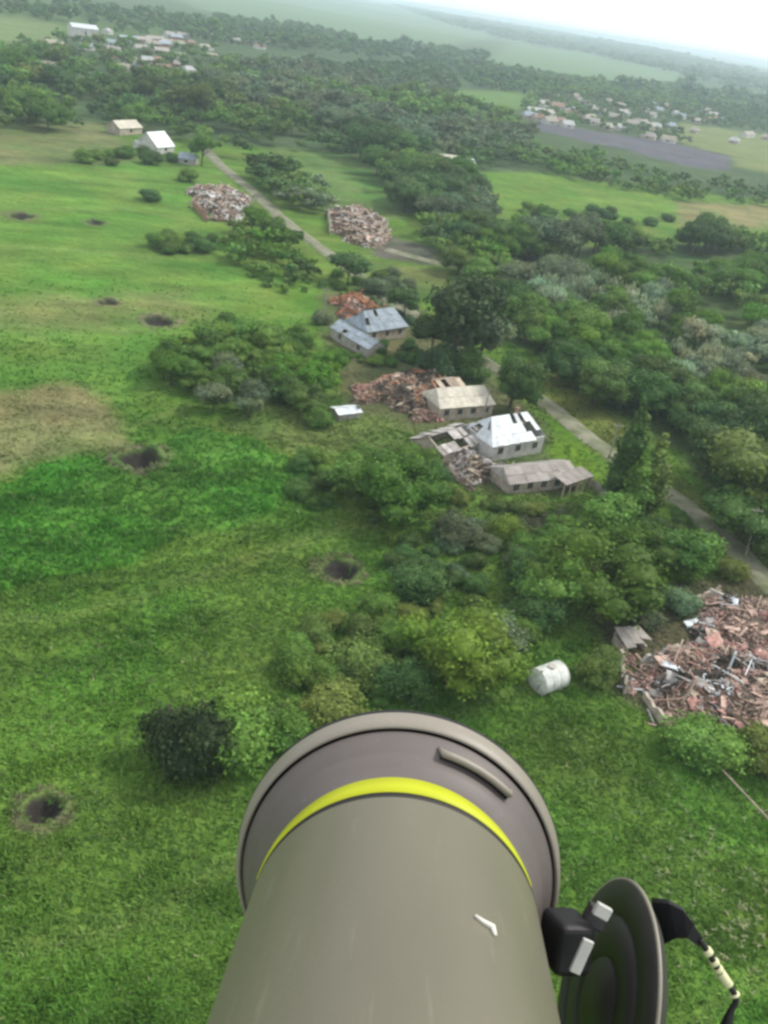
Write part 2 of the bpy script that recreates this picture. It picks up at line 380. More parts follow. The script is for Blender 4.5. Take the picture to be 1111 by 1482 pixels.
# ------------------------------------------------------------------ road
def spline(P, step):
    P = [np.array(p, float) for p in P]; P = [2 * P[0] - P[1]] + P + [2 * P[-1] - P[-2]]; o = []
    for i in range(1, len(P) - 2):
        a, b, c, d = P[i - 1:i + 3]; n = max(2, int(np.linalg.norm(c - b) / step))
        for k in range(n):
            t = k / n; o.append(.5 * (2 * b + (c - a) * t + (2 * a - 5 * b + 4 * c - d) * t * t + (3 * b - a - 3 * c + d) * t ** 3))
    o.append(P[-2]); return np.array(o)
def ribbon(name, pix, width, mat, label, lift=.05, cross=7):
    S = spline([U(*p)[:2] for p in pix], 1.2); T = np.gradient(S, axis=0); T /= np.linalg.norm(T, axis=1)[:, None]; N = np.stack([-T[:, 1], T[:, 0]], 1)
    vs = []; wv = width * (1 + .28 * (vn(np.arange(len(S)) * .13, np.zeros(len(S))) - .5))
    for k in range(cross):
        t = (k / (cross - 1) - .5); off = N * (wv * t)[:, None] + N * ((vn(np.arange(len(S)) * .5, np.full(len(S), k * 9.)) - .5) * .5 * (abs(t) > .45))[:, None]
        p = S + off; z = h0(p[:, 0], p[:, 1]) + .28 + lift - .16 * (abs(t) > .45) * 1.8; vs.append(np.stack([p[:, 0], p[:, 1], z], 1))
    v = np.stack(vs, 1); n = len(S); ii = np.arange(n * cross).reshape(n, cross)
    q = np.stack([ii[:-1, :-1], ii[1:, :-1], ii[1:, 1:], ii[:-1, 1:]], -1).reshape(-1, 4)[:, ::-1]
    o = link(bpy.data.objects.new(name, mesh_np(name, v.reshape(-1, 3), q, mat, smooth=True))); return setp(o, label, kind='structure')
ribbon('road', [(1180, 905), (1111, 845), (1045, 778), (968, 715), (862, 642), (800, 592), (745, 553), (650, 490), (540, 415), (430, 335), (372, 282), (318, 238), (290, 205)], 4.4, M['road'], 'pale gravel village road running diagonally behind the houses')
ribbon('path', [(560, 362), (620, 378), (690, 392)], 4, M['road'], 'short grey track right of the centre ruin')

# ------------------------------------------------------------------ vegetation prototypes
def ico(sub_):
    t = (1 + 5 ** .5) / 2
    v = np.array([(-1, t, 0), (1, t, 0), (-1, -t, 0), (1, -t, 0), (0, -1, t), (0, 1, t), (0, -1, -t), (0, 1, -t), (t, 0, -1), (t, 0, 1), (-t, 0, -1), (-t, 0, 1)], float)
    f = [(0, 11, 5), (0, 5, 1), (0, 1, 7), (0, 7, 10), (0, 10, 11), (1, 5, 9), (5, 11, 4), (11, 10, 2), (10, 7, 6), (7, 1, 8), (3, 9, 4), (3, 4, 2), (3, 2, 6), (3, 6, 8), (3, 8, 9), (4, 9, 5), (2, 4, 11), (6, 2, 10), (8, 6, 7), (9, 8, 1)]
    v = list(v / np.linalg.norm(v[0]))
    for _ in range(sub_):
        c = {}; g = []
        def mid(a, b):
            k = (min(a, b), max(a, b))
            if k not in c:
                q = v[a] + v[b]; v.append(q / np.linalg.norm(q)); c[k] = len(v) - 1
            return c[k]
        for a, b, d in f:
            x, y, z = mid(a, b), mid(b, d), mid(d, a); g += [(a, x, z), (b, y, x), (d, z, y), (x, y, z)]
        f = g
    return np.array(v), np.array(f)
ICO = [ico(0), ico(1), ico(2)]
def unit(v): return v / (np.linalg.norm(v, axis=-1, keepdims=True) + 1e-9)
def lobes_for(kind, rng, n):
    L_ = []
    if kind == 'round':
        L_.append((0, 0, .62, .25))
        for i in range(n - 1):
            a = rng.uniform(0, 6.28); e = rng.uniform(-.45, 1); r = .25
            L_.append((math.cos(a) * r * math.cos(e), math.sin(a) * r * math.cos(e), .58 + .24 * math.sin(e), rng.uniform(.12, .19)))
    elif kind == 'bush':
        for i in range(n):
            a = rng.uniform(0, 6.28); r = .31 * math.sqrt(rng.uniform(0, 1)); s = rng.uniform(.15, .28)
            L_.append((math.cos(a) * r, math.sin(a) * r, (s * .8 + rng.uniform(0, .5) * (1 - r * 1.7)), s))
    elif kind == 'poplar':
        for i in range(n):
            t = i / (n - 1); w_ = .105 * math.sin(math.pi * min(1, .3 + t * .66)) ** .8 * (1 - .45 * t) + .012
            a = rng.uniform(0, 6.28)
            L_.append((math.cos(a) * w_ * .4, math.sin(a) * w_ * .4, .16 + .76 * t, w_ * rng.uniform(.85, 1.2)))
    elif kind == 'willow':
        L_.append((0, 0, .5, .3))
        for i in range(n - 1):
            a = rng.uniform(0, 6.28); r = rng.uniform(.12, .36)
            L_.append((math.cos(a) * r, math.sin(a) * r, rng.uniform(.3, .78) - r * .35, rng.uniform(.13, .2)))
    elif kind == 'broad':
        for i in range(n):
            a = rng.uniform(0, 6.28); r = .38 * math.sqrt(rng.uniform(0, 1)); s = rng.uniform(.12, .21)
            L_.append((math.cos(a) * r, math.sin(a) * r, .3 + rng.uniform(0, .5) * (1 - (r / .5) ** 2), s))
    return L_
def crown(kind, seed, nlobe, nleaf, leafsize, core=1):
    rng = np.random.default_rng(seed); LB = lobes_for(kind, rng, nlobe)
    vs = []; fs = []; cs = []; n0 = 0
    iv, jf = ICO[core]; tot = sum(l[3] ** 2 for l in LB)
    for (x, y, z, s) in LB:
        tint = rng.uniform(.80, 1.2); hue = rng.uniform(-.09, .09)
        tc_ = np.array([tint * (1 + hue), tint, tint * (1 - hue)])
        sq = np.array([1, 1, .85 if kind != 'poplar' else 1.35])
        ph = rng.uniform(0, 6.28, 3); fq = rng.uniform(3.2, 5.2, 3)
        def bump(d): return (np.sin(d[:, 0] * fq[0] + ph[0]) * np.sin(d[:, 1] * fq[1] + ph[1]) + .8 * np.sin(d[:, 2] * fq[2] + ph[2]) * np.sin(d[:, 0] * fq[1] * 1.7 + ph[2]))[:, None]
        p = iv * s * .76 * sq * (1 + .2 * bump(iv)) * (1 + .3 * (rng.random((len(iv), 1)) - .5)) + (x, y, z)
        p[:, 2] = np.maximum(p[:, 2], 0)
        vs.append(p); fs.append(jf + n0); n0 += len(p); cs.append(np.tile(tc_ * .95, (len(p), 1)))
        k = max(3, int(nleaf * s * s / tot))
        d = unit(rng.normal(size=(k, 3))); d[:, 2] = np.abs(d[:, 2]) * np.where(rng.random(k) < .72, 1, -1)
        rad = s * rng.uniform(.74, 1.12, (k, 1)) * (1 + .26 * bump(d)) * np.where(rng.random((k, 1)) < .06, 1.22, 1); c = d * rad * sq + (x, y, z)
        nrm = unit(d + rng.normal(size=(k, 3)) * .55)
        u = unit(np.cross(nrm, rng.normal(size=(k, 3)))); wv = np.cross(nrm, u)
        sz = leafsize * rng.uniform(.6, 1.35, (k, 1))
        if kind == 'willow':
            u = unit(u * .5 + (0, 0, -1)); wv = unit(np.cross(nrm, u))
            tri = np.stack([c - u * sz * .9, c + u * sz * .9 + wv * sz * .35, c + u * sz * .2 - wv * sz * .5], 1)
        else:
            tri = np.stack([c - u * sz * .6 - wv * sz * .25, c + u * sz * .6 - wv * sz * .3, c + wv * sz * .7], 1)
        tri = tri.reshape(-1, 3); tri[:, 2] = np.maximum(tri[:, 2], .005)
        vs.append(tri); fs.append(np.arange(3 * k).reshape(-1, 3) + n0); n0 += 3 * k
        lt = rng.uniform(.6, 1.5, (k, 1)); cs.append(np.repeat(tc_ * lt, 3, 0))
    return np.concatenate(vs), np.concatenate(fs), np.concatenate(cs)
def trunk_mesh(kind, seed):
    rng = random.Random(seed); mb = MB()
    if kind == 'bush':
        for i in range(4):
            a = i * 1.6 + rng.random(); mb.tube([(0, 0, -.05), (math.cos(a) * .12, math.sin(a) * .12, .25), (math.cos(a) * .25, math.sin(a) * .25, .55)], [.03, .02, .008], 5)
    else:
        top = .85 if kind == 'poplar' else .6
        mb.tube([(0, 0, -.05), (.006, .004, .12), (-.008, .006, .35), (.004, 0, top)], [.032, .022, .017, .006], 7)
        for i in range(5 if kind != 'poplar' else 3):
            a = i * 1.3 + rng.random(); z0 = .22 + .06 * i; r = .22 if kind != 'poplar' else .06
            mb.tube([(0, 0, z0), (math.cos(a) * r * .5, math.sin(a) * r * .5, z0 + .1), (math.cos(a) * r, math.sin(a) * r, z0 + .2)], [.012, .009, .004], 5)
    return mb.mesh('trunk', M['bark'])
PROTO = {}; FAR = {}
for ki, (kind, nl, nf, ls) in enumerate((('round', 9, 3200, .034), ('bush', 11, 7000, .034), ('poplar', 12, 1900, .026), ('willow', 10, 2400, .05), ('broad', 17, 5200, .029))):
    PROTO[kind] = []; FAR[kind] = []
    for s in range(4):
        v, f, c = crown(kind, 100 * ki + s, nl + s % 3, nf, ls); PROTO[kind].append((mesh_np('crown', v, f, LEAF, c), trunk_mesh(kind, 9 * ki + s)))
    for s in range(5):
        FAR[kind].append(crown(kind, 1000 + 100 * ki + s, 5, 150, .10, 0))
HUG = [crown('broad', 3000 + s, 7, 60, .14, 0) for s in range(4)]

# palette of real leaf colours
PAL = dict(bright=(.086, .182, .018), mid=(.102, .192, .032), dark=(.066, .132, .028), vdark=(.036, .070, .022), olive=(.112, .160, .034),
           silver=(.235, .290, .170), grey=(.115, .165, .082), blue=(.066, .135, .036), lime=(.125, .195, .022))
PNAME = dict(bright='bright green', mid='green', dark='dark green', vdark='very dark', olive='olive green', silver='silvery grey green', grey='grey green', blue='bluish green', lime='lime green')
KNAME = dict(round='round', bush='bushy', poplar='narrow', willow='drooping', broad='spreading')
PLANTS = []      # dicts: x y height kind colour label group shrub
def plant(px, py, hp, kind='round', col='mid', label=None, group=None, shrub=False, wide=1.0, world=None, fixed=False):
    p = U(px, py) if world is None else world
    PLANTS.append(dict(p=p, h=hp, kind=kind, col=col, label=label, group=group, shrub=shrub, wide=wide, fixed=fixed))
EXCL = [(680, 592, 9), (745, 640, 9), (660, 645, 8), (785, 700, 8), (560, 482, 7), (505, 488, 6), (600, 560, 9), (650, 560, 7), (520, 335, 7), (325, 300, 8), (500, 447, 8),
        (505, 603, 3), (243, 222, 10), (190, 195, 9), (1010, 960, 14), (905, 935, 5), (792, 985, 4), (425, 270, 6), (700, 590, 6), (620, 600, 7)]
EXW = [(U(a, b), r) for a, b, r in EXCL]
RD = [U(*p) for p in [(1180, 905), (1111, 845), (1045, 778), (968, 715), (862, 642), (800, 592), (745, 553), (650, 490), (540, 415), (430, 335), (372, 282), (318, 238)]]
def near_road(p, d):
    for a, b in zip(RD, RD[1:]):
        e = (b - a).xy; t = max(0, min(1, ((p - a).xy).dot(e) / e.length_squared))
        if ((p - a).xy - e * t).length < d: return True
    return False
def okpos(p, r):
    return not near_road(p, 2.4 + r * .6) and all((p - q).xy.length > rr_ + r * .5 for q, rr_ in EXW)
def wood(poly, seeds, hts, spacing, desc, shrub=False, kinds=None, density=1.0, wide=1.0):
    """fill a ground outline with plants; seeds (px, py, colour, kind) set the look round a point"""
    P = [U(*q) for q in poly]; S = [(U(a, b), c, k) for a, b, c, k in seeds]
    x0, x1 = min(p.x for p in P), max(p.x for p in P); y0, y1 = min(p.y for p in P), max(p.y for p in P)
    rng = random.Random(int(poly[0][0] * 13 + poly[0][1] + 5000)); y = y0
    while y < y1:
        x = x0
        while x < x1:
            q = Vector((x + rng.uniform(-.45, .45) * spacing, y + rng.uniform(-.45, .45) * spacing, 0)); x += spacing
            if rng.random() > density or not bool(inpoly(np.array(q.x), np.array(q.y), P)): continue
            d = q.length; st = 1
            q.z = float(h(np.array(q.x), np.array(q.y)))
            hh = rng.uniform(hts[0] * .8, hts[1] * 1.15) * (1 + .5 * (float(fbm(np.array(q.x / 25), np.array(q.y / 25), 2)) - .5) * 2)
            if not okpos(q, hh * .35): continue
            gap = float(fbm(np.array(q.x / 16 + 80), np.array(q.y / 16), 2))
            if gap > (.63 if spacing > 7 else .69) and spacing > 4.8 and len(poly) > 8: continue
            best = sorted(S, key=lambda s: (s[0] - q).xy.length * rng.uniform(.5, 1.5))[0]
            c, k = best[1], best[2]
            plant(0, 0, hh, k, c, desc, desc, shrub, wide, world=q)
        y += spacing
# --- single plants that stand out
def one(px, py, hpx, kind, col, label, shrub=False, wide=1.0):
    p = U(px, py); plant(px, py, hpx * mpp(p) / math.cos(math.asin(min(.85, H / (p - CP).length))), kind, col, label, None, shrub, wide, fixed=True)
one(274, 1096, 100, 'bush', 'vdark', 'very dark rounded bush standing left of the tube cap', True, .95)
one(338, 1082, 76, 'bush', 'mid', 'green tangled bush just right of the very dark rounded bush', True, 1.4)
one(405, 1060, 50, 'bush', 'mid', 'low green bush between the tangled bush and the tube cap', True, 1.5)
one(478, 1045, 62, 'bush', 'olive', 'olive green leafy shrub directly above the tube cap', True, 1.7)
one(525, 975, 50, 'bush', 'olive', 'olive shrub behind the leafy shrub above the tube cap', True, 1.5)
one(580, 1010, 62, 'bush', 'blue', 'dark bluish shrub at the foot of the tall lime bush', True, 1.3)
one(645, 992, 112, 'broad', 'lime', 'tall lime green bush with hanging sprays right of centre', False, 1.15)
one(700, 950, 70, 'bush', 'grey', 'grey green shrub against the tall lime bush', True, 1.3)
one(603, 862, 56, 'bush', 'blue', 'bluish round shrub right of the middle crater', True, 1.25)
one(575, 748, 100, 'broad', 'bright', 'large bright green tree left of the damaged white house', False, 1.35)
one(508, 720, 62, 'round', 'mid', 'green tree left of the large bright green tree', False, 1.4)
one(727, 782, 48, 'bush', 'lime', 'lime shrub below the low long house', True, 1.3)
one(662, 790, 52, 'bush', 'grey', 'grey green shrub left of the lime shrub below the houses', True, 1.4)
one(850, 880, 105, 'broad', 'bright', 'big bright green tree left of the ruined plot', False, 1.5)
one(790, 880, 80, 'broad', 'mid', 'green tree beside the big bright tree by the ruined plot', False, 1.3)
one(905, 830, 80, 'broad', 'bright', 'bright green tree behind the grey ruin wall', False, 1.35)
one(985, 835, 72, 'round', 'mid', 'green tree between the ruined plot and the road', False, 1.5)
one(868, 790, 74, 'round', 'mid', 'green tree just below the end of the low long house', False, 1.4)
one(888, 728, 150, 'poplar', 'dark', 'tall dark narrow poplar beside the road', False, 1.1)
one(928, 738, 112, 'poplar', 'olive', 'shorter olive poplar right of the tall dark one', False, 1.4)
one(908, 744, 100, 'poplar', 'mid', 'green poplar squeezed between two others by the road', False, 1.3)
one(737, 590, 92, 'broad', 'dark', 'dark tree behind the cream roofed house', False, .85)
one(652, 535, 136, 'round', 'vdark', 'very large dark tree above the ruined brick house', False, 1.1)
one(622, 520, 70, 'round', 'dark', 'dark tree at the left foot of the very large dark tree', False, 1.2)
one(693, 520, 95, 'broad', 'grey', 'brownish grey tree at the right of the very large dark tree', False, .8)
one(640, 545, 62, 'bush', 'vdark', 'blackish shrub at the left under the very large dark tree', True, 1.3)
one(672, 545, 58, 'bush', 'dark', 'dark green shrub at the right under the very large dark tree', True, 1.2)
one(584, 462, 46, 'round', 'dark', 'round dark green tree behind the grey roofed house', False, 1.6)
one(503, 412, 52, 'round', 'blue', 'dark bluish tree above the orange brick ruin', False, 1.4)
one(543, 425, 30, 'bush', 'grey', 'pale grey shrub right of the orange brick ruin', True, 1.5)
one(1100, 745, 135, 'broad', 'olive', 'tall light green tree at the right edge over the road', False, 1.25)
one(1085, 790, 85, 'broad', 'dark', 'dark tree at the right edge below the tall light one', False, 1.5)
one(1045, 765, 62, 'round', 'dark', 'dark tree beside the leaning grey pole', False, 1.5)
one(458, 618, 34, 'bush', 'mid', 'small shrub left of the white slab', True, 1.5)
one(1015, 1092, 46, 'bush', 'mid', 'green bush on the lower edge of the debris heap', True, 1.9)
one(1105, 1100, 46, 'bush', 'olive', 'olive bush at the right edge of the debris heap', True, 1.7)
one(975, 880, 38, 'bush', 'grey', 'grey brown weed shrub above the ruin', True, 1.6)
one(930, 905, 34, 'bush', 'grey', 'dry grey shrub behind the grey ruin wall', True, 1.6)
one(860, 985, 50, 'bush', 'olive', 'olive weed shrub between the white tank and the ruin', True, 1.2)
one(215, 290, 20, 'bush', 'blue', 'single dark shrub in the upper bright meadow', True, 1.9)
one(292, 240, 44, 'round', 'mid', 'single tree right of the white tent shaped roof', False, 1.0)
one(275, 262, 22, 'bush', 'mid', 'small green shrub above the left ruin', True, 1.6)
# --- filled woods
R_, B_, P_, W_, O_ = 'round', 'bush', 'poplar', 'willow', 'broad'
wood([(705, 420), (770, 404), (1000, 402), (1180, 398), (1200, 720), (1100, 700), (1040, 668), (985, 650), (930, 600), (860, 590), (800, 548), (760, 500), (715, 490), (700, 450)],
     [(930, 450, 'silver', W_), (1065, 560, 'silver', W_), (1000, 540, 'silver', W_), (800, 440, 'silver', W_), (770, 430, 'grey', R_), (705, 440, 'dark', R_), (840, 560, 'dark', O_),
      (900, 590, 'dark', R_), (960, 610, 'dark', O_), (1040, 650, 'blue', R_), (990, 650, 'blue', R_), (900, 410, 'bright', O_), (860, 400, 'bright', R_), (1010, 470, 'bright', R_), (920, 530, 'bright', O_),
      (1090, 600, 'bright', O_), (740, 480, 'mid', R_), (1060, 410, 'bright', R_), (1100, 470, 'mid', R_), (960, 400, 'mid', R_), (1100, 520, 'silver', R_), (880, 470, 'mid', R_), (1040, 610, 'mid', R_)],
     (5.5, 9.5), 4.9, 'in the mixed wood right of the road', wide=1.15)
wood([(738, 366), (842, 370), (842, 380), (738, 378)], [(790, 380, 'grey', R_), (760, 370, 'mid', O_)], (9, 11), 3.8, 'in the windbreak left of the gap', wide=1.1)
wood([(852, 362), (962, 360), (964, 371), (852, 373)], [(900, 370, 'dark', R_), (950, 370, 'mid', O_)], (9, 11), 3.8, 'in the dark middle windbreak', wide=1.1)
wood([(974, 360), (1180, 354), (1180, 366), (974, 371)], [(1000, 370, 'dark', R_), (1090, 370, 'mid', O_)], (9, 11), 3.8, 'in the right windbreak', wide=1.1)
wood([(530, 250), (600, 258), (690, 290), (718, 318), (715, 340), (620, 332), (580, 305)], [(560, 260, 'mid', R_), (620, 300, 'blue', O_), (690, 320, 'grey', R_), (600, 280, 'dark', R_)], (8, 11), 5.6, 'in the wood behind the centre ruin', wide=1.15)
wood([(600, 335), (740, 345), (745, 400), (700, 420), (660, 400), (610, 352)], [(640, 345, 'mid', R_), (720, 380, 'bright', R_), (690, 400, 'mid', O_), (660, 360, 'blue', R_)], (5.5, 8), 4.6, 'on the slope above the large dark tree', wide=1.15)
wood([(345, 255), (420, 245), (470, 290), (475, 312), (430, 312), (380, 285)], [(380, 270, 'dark', R_), (440, 290, 'mid', O_), (460, 300, 'grey', R_)], (5, 7.5), 5, 'in the garden beside the upper road', wide=1.5)
wood([(308, 345), (380, 338), (450, 380), (470, 425), (400, 425), (350, 400)], [(330, 350, 'mid', R_), (400, 380, 'bright', R_), (440, 410, 'dark', O_), (370, 400, 'mid', B_)], (3.8, 5.8), 4.2, 'in the thicket below the left ruin', wide=1.25)
wood([(218, 352), (310, 350), (312, 368), (218, 370)], [(250, 360, 'mid', B_), (290, 360, 'dark', B_)], (2.6, 3.8), 3.4, 'in the short hedge on the bright meadow', shrub=True, wide=1.4)
wood([(222, 540), (290, 500), (350, 490), (440, 505), (492, 560), (475, 592), (395, 608), (320, 602), (270, 578)],
     [(250, 540, 'bright', R_), (320, 520, 'mid', R_), (300, 570, 'mid', O_), (360, 590, 'grey', R_), (410, 600, 'dark', O_), (440, 540, 'bright', O_), (470, 580, 'bright', R_), (370, 530, 'mid', O_)],
     (4.2, 6.4), 3.9, 'in the round clump left of the village', wide=1.25)
wood([(400, 690), (450, 665), (540, 655), (600, 650), (640, 690), (650, 760), (560, 770), (470, 745), (410, 720)], [(420, 690, 'dark', B_), (480, 680, 'mid', B_), (560, 680, 'mid', B_), (620, 720, 'blue', B_)],
     (2.4, 4.4), 3.1, 'in the overgrown garden left of the houses', shrub=True, wide=1.35, density=.95)
wood([(560, 790), (700, 760), (770, 800), (790, 880), (740, 960), (690, 900), (620, 900), (560, 850)], [(600, 830, 'blue', B_), (680, 790, 'grey', B_), (740, 850, 'dark', B_), (740, 930, 'mid', B_), (640, 880, 'olive', B_)],
     (2.2, 4.4), 3.1, 'in the rough ground below the houses', shrub=True, wide=1.35, density=.92)
wood([(400, 930), (500, 900), (590, 880), (620, 980), (540, 1020), (440, 1010), (400, 1000)], [(480, 940, 'olive', B_), (560, 930, 'mid', B_), (520, 1000, 'dark', B_), (430, 980, 'mid', B_)],
     (1.8, 3.8), 2.7, 'in the scrub above the tube cap', shrub=True, wide=1.35, density=.95)
wood([(740, 800), (830, 735), (980, 750), (1010, 820), (940, 880), (880, 930), (800, 930), (750, 880)], [(800, 780, 'mid', B_), (860, 820, 'bright', B_), (940, 800, 'bright', B_), (880, 880, 'olive', B_), (770, 860, 'blue', B_), (980, 790, 'dark', B_)],
     (2.6, 4.8), 3.2, 'in the green thicket behind the white tank', shrub=True, wide=1.35, density=.97)
wood([(470, 400), (560, 395), (600, 420), (600, 480), (620, 540), (560, 530), (490, 540), (455, 470)], [(470, 420, 'mid', B_), (560, 440, 'grey', B_), (500, 530, 'mid', B_), (590, 500, 'dark', B_)],
     (1.9, 3.8), 3.4, 'between the upper village houses', shrub=True, wide=1.3, density=.85)
wood([(590, 620), (640, 700), (720, 722), (850, 722), (900, 760), (820, 740), (720, 750), (640, 740), (580, 680)], [(620, 690, 'mid', B_), (760, 735, 'olive', B_), (860, 740, 'bright', B_)],
     (1.8, 3.6), 3.0, 'against the fronts of the lower houses', shrub=True, wide=1.3, density=.9)
wood([(870, 672), (960, 716), (1040, 790), (1100, 850), (1060, 850), (990, 800), (920, 760), (880, 720)], [(900, 720, 'dark', B_), (980, 770, 'mid', B_), (1060, 840, 'olive', B_)],
     (1.8, 4.0), 3.2, 'along the near side of the lower road', shrub=True, wide=1.25, density=.85)
wood([(990, 700), (1111, 780), (1200, 850), (1200, 700), (1080, 660)], [(1020, 690, 'blue', R_), (1090, 740, 'dark', R_), (1150, 800, 'mid', R_)], (7, 11), 5.2, 'in the dark grove right of the road', wide=1.15, density=.95)
wood([(720, 225), (800, 232), (900, 262), (1000, 288), (1000, 296), (900, 275), (790, 250), (720, 240)], [(740, 235, 'mid', R_), (860, 260, 'bright', O_), (960, 285, 'mid', O_)], (5, 8.5), 6, 'in the hedge row beyond the bright meadow', wide=1.3, density=.9)
wood([(930, 262), (1111, 268), (1180, 300), (1180, 310), (1010, 290), (940, 285)], [(950, 275, 'mid', O_), (1100, 280, 'dark', O_)], (4, 7), 7, 'in the loose row at the right edge field', wide=1.3, density=.6)
wood([(745, 305), (860, 305), (990, 318), (990, 330), (850, 325), (745, 320)], [(780, 310, 'mid', B_), (900, 315, 'dark', B_)], (3, 5), 6, 'on the lower edge of the bright meadow', wide=1.5, density=.45, shrub=True)
wood([(100, 225), (230, 222), (270, 232), (260, 245), (120, 238)], [(130, 230, 'mid', B_), (220, 235, 'dark', B_)], (3, 5), 6, 'around the tent shaped roof', wide=1.4, density=.6, shrub=True)
FW = [(-60, 200, 'mid', R_), (60, 170, 'mid', O_), (40, 110, 'mid', R_), (200, 150, 'dark', O_), (130, 170, 'blue', O_), (300, 170, 'olive', R_), (330, 200, 'mid', R_), (360, 130, 'mid', O_), (450, 160, 'grey', R_),
      (420, 190, 'mid', R_), (520, 120, 'grey', O_), (520, 200, 'grey', R_), (600, 170, 'mid', R_), (600, 220, 'grey', R_), (560, 230, 'dark', R_), (680, 200, 'grey', O_), (680, 110, 'blue', O_), (480, 100, 'blue', O_)]
wood([(-60, 200), (-60, 80), (80, 85), (130, 130), (300, 128), (320, 90), (480, 100), (640, 95), (660, 128), (640, 160), (760, 180), (765, 232), (700, 232), (560, 245), (400, 212), (345, 232), (300, 222), (250, 200), (170, 182), (60, 190), (20, 200)],
     FW, (6.5, 12), 7.6, 'in the broad wood beyond the village', wide=1.2, density=.93)
wood([(-40, 66), (85, 62), (310, 75), (320, 128), (130, 128), (80, 90)], FW[:6], (6, 9), 13, 'among the far left village houses', wide=1.3, density=.85)
wood([(740, 150), (780, 140), (1020, 160), (1180, 190), (1180, 200), (980, 178), (1000, 215), (880, 190), (760, 172)], [(760, 150, 'mid', O_), (900, 170, 'grey', O_), (1000, 180, 'dark', O_)], (5, 8.5), 11.5, 'among the far right village houses', wide=1.3, density=.75)
wood([(640, 90), (760, 105), (900, 128), (1180, 165), (1180, 192), (1020, 160), (780, 140), (680, 128)], [(700, 110, 'blue', O_), (900, 140, 'mid', O_), (1100, 170, 'blue', O_)], (9, 13), 14, 'behind the far right village', wide=1.5, density=.9)
wood([(640, 235), (770, 215), (900, 235), (980, 262), (870, 250), (740, 232), (700, 250)], [(700, 240, 'dark', O_), (850, 240, 'mid', O_)], (5, 8), 7, 'between the wood and the ploughed field', wide=1.3, density=.6)
wood([(-60, 2), (120, 15), (240, 30), (400, 36), (560, 68), (700, 78), (700, 92), (560, 88), (330, 68), (230, 56), (110, 40), (-60, 20)], [(100, 20, 'dark', O_), (300, 50, 'dark', O_), (550, 80, 'blue', O_)], (12, 17), 19, 'in the far dark belt above the left village', wide=1.4, density=.85)
# far bands of wood, kilometres off
wood([(560, 6), (700, 30), (860, 58), (1180, 128), (1180, 150), (980, 112), (860, 80), (720, 56), (640, 34)], [(700, 40, 'blue', O_), (1000, 100, 'blue', O_)], (15, 20), 36, 'in the long forest on the horizon', wide=2.0, density=.85)
wood([(880, 128), (990, 130), (1180, 160), (1180, 168), (900, 136)], [(1000, 140, 'blue', O_)], (14, 20), 24, 'in the far belt right of the strip field', wide=1.7, density=.7)

# ------------------------------------------------------------------ plants become objects (nearest) or one far mass
for q in PLANTS: q['app'] = q['h'] / (Vector(q['p']) - CP).length * (100 if q['fixed'] else 1)
def in_view(p, mrg=120):
    d = Vector(p) - CP; zc = d.dot(Fw)
    if zc <= 0: return False
    x = PW / 2 + F * d.dot(CR) / zc; y = PH / 2 - F * d.dot(CU) / zc
    return -mrg < x < PW + mrg and -mrg < y < PH + mrg
trees = sorted([q for q in PLANTS if not q['shrub']], key=lambda q: -q['app'])
shrubs = sorted([q for q in PLANTS if q['shrub']], key=lambda q: -q['app'])
tv = [q for q in trees if in_view(q['p'], 20)]; sv = [q for q in shrubs if in_view(q['p'], 20)]
keep = set(id(q) for q in tv[:296]) | set(id(q) for q in sv[:296])
print('PLANTS', len(trees), len(shrubs), len(tv), len(sv))
def pxy(p):
    d = Vector(p) - CP; zc = d.dot(Fw); return PW / 2 + F * d.dot(CR) / zc, PH / 2 - F * d.dot(CU) / zc
bydesc = {}
for q in PLANTS:
    if id(q) in keep and not q['fixed']: bydesc.setdefault(q['group'], []).append(q)
for desc, qs in bydesc.items():
    XY = np.array([pxy(q['p']) for q in qs]); HH = np.array([q['h'] for q in qs]); rk = lambda a: np.argsort(np.argsort(a)) / max(1, len(a))
    rx_, ry_, rh_ = rk(XY[:, 0]), rk(XY[:, 1]), rk(HH)
    for i, q in enumerate(qs):
        where = ('far', 'middle', 'near')[min(2, int(ry_[i] * 3))] + ' ' + ('left', 'centre', 'right')[min(2, int(rx_[i] * 3))]
        where = where.replace('middle centre', 'very centre')
        q['label'] = '%s %s %s %s %s, %s' % (('small', 'middling', 'tall')[min(2, int(rh_[i] * 3))], PNAME[q['col']].replace('silvery grey green', 'silvery').replace('very dark', 'blackish'), KNAME[q['kind']], 'shrub' if q['shrub'] else 'tree', desc, where)
        q['group'] = ('shrubs ' if q['shrub'] else 'trees ') + desc
FARV = []; FARF = []; FARC = []; n0 = 0
rng = random.Random(3)
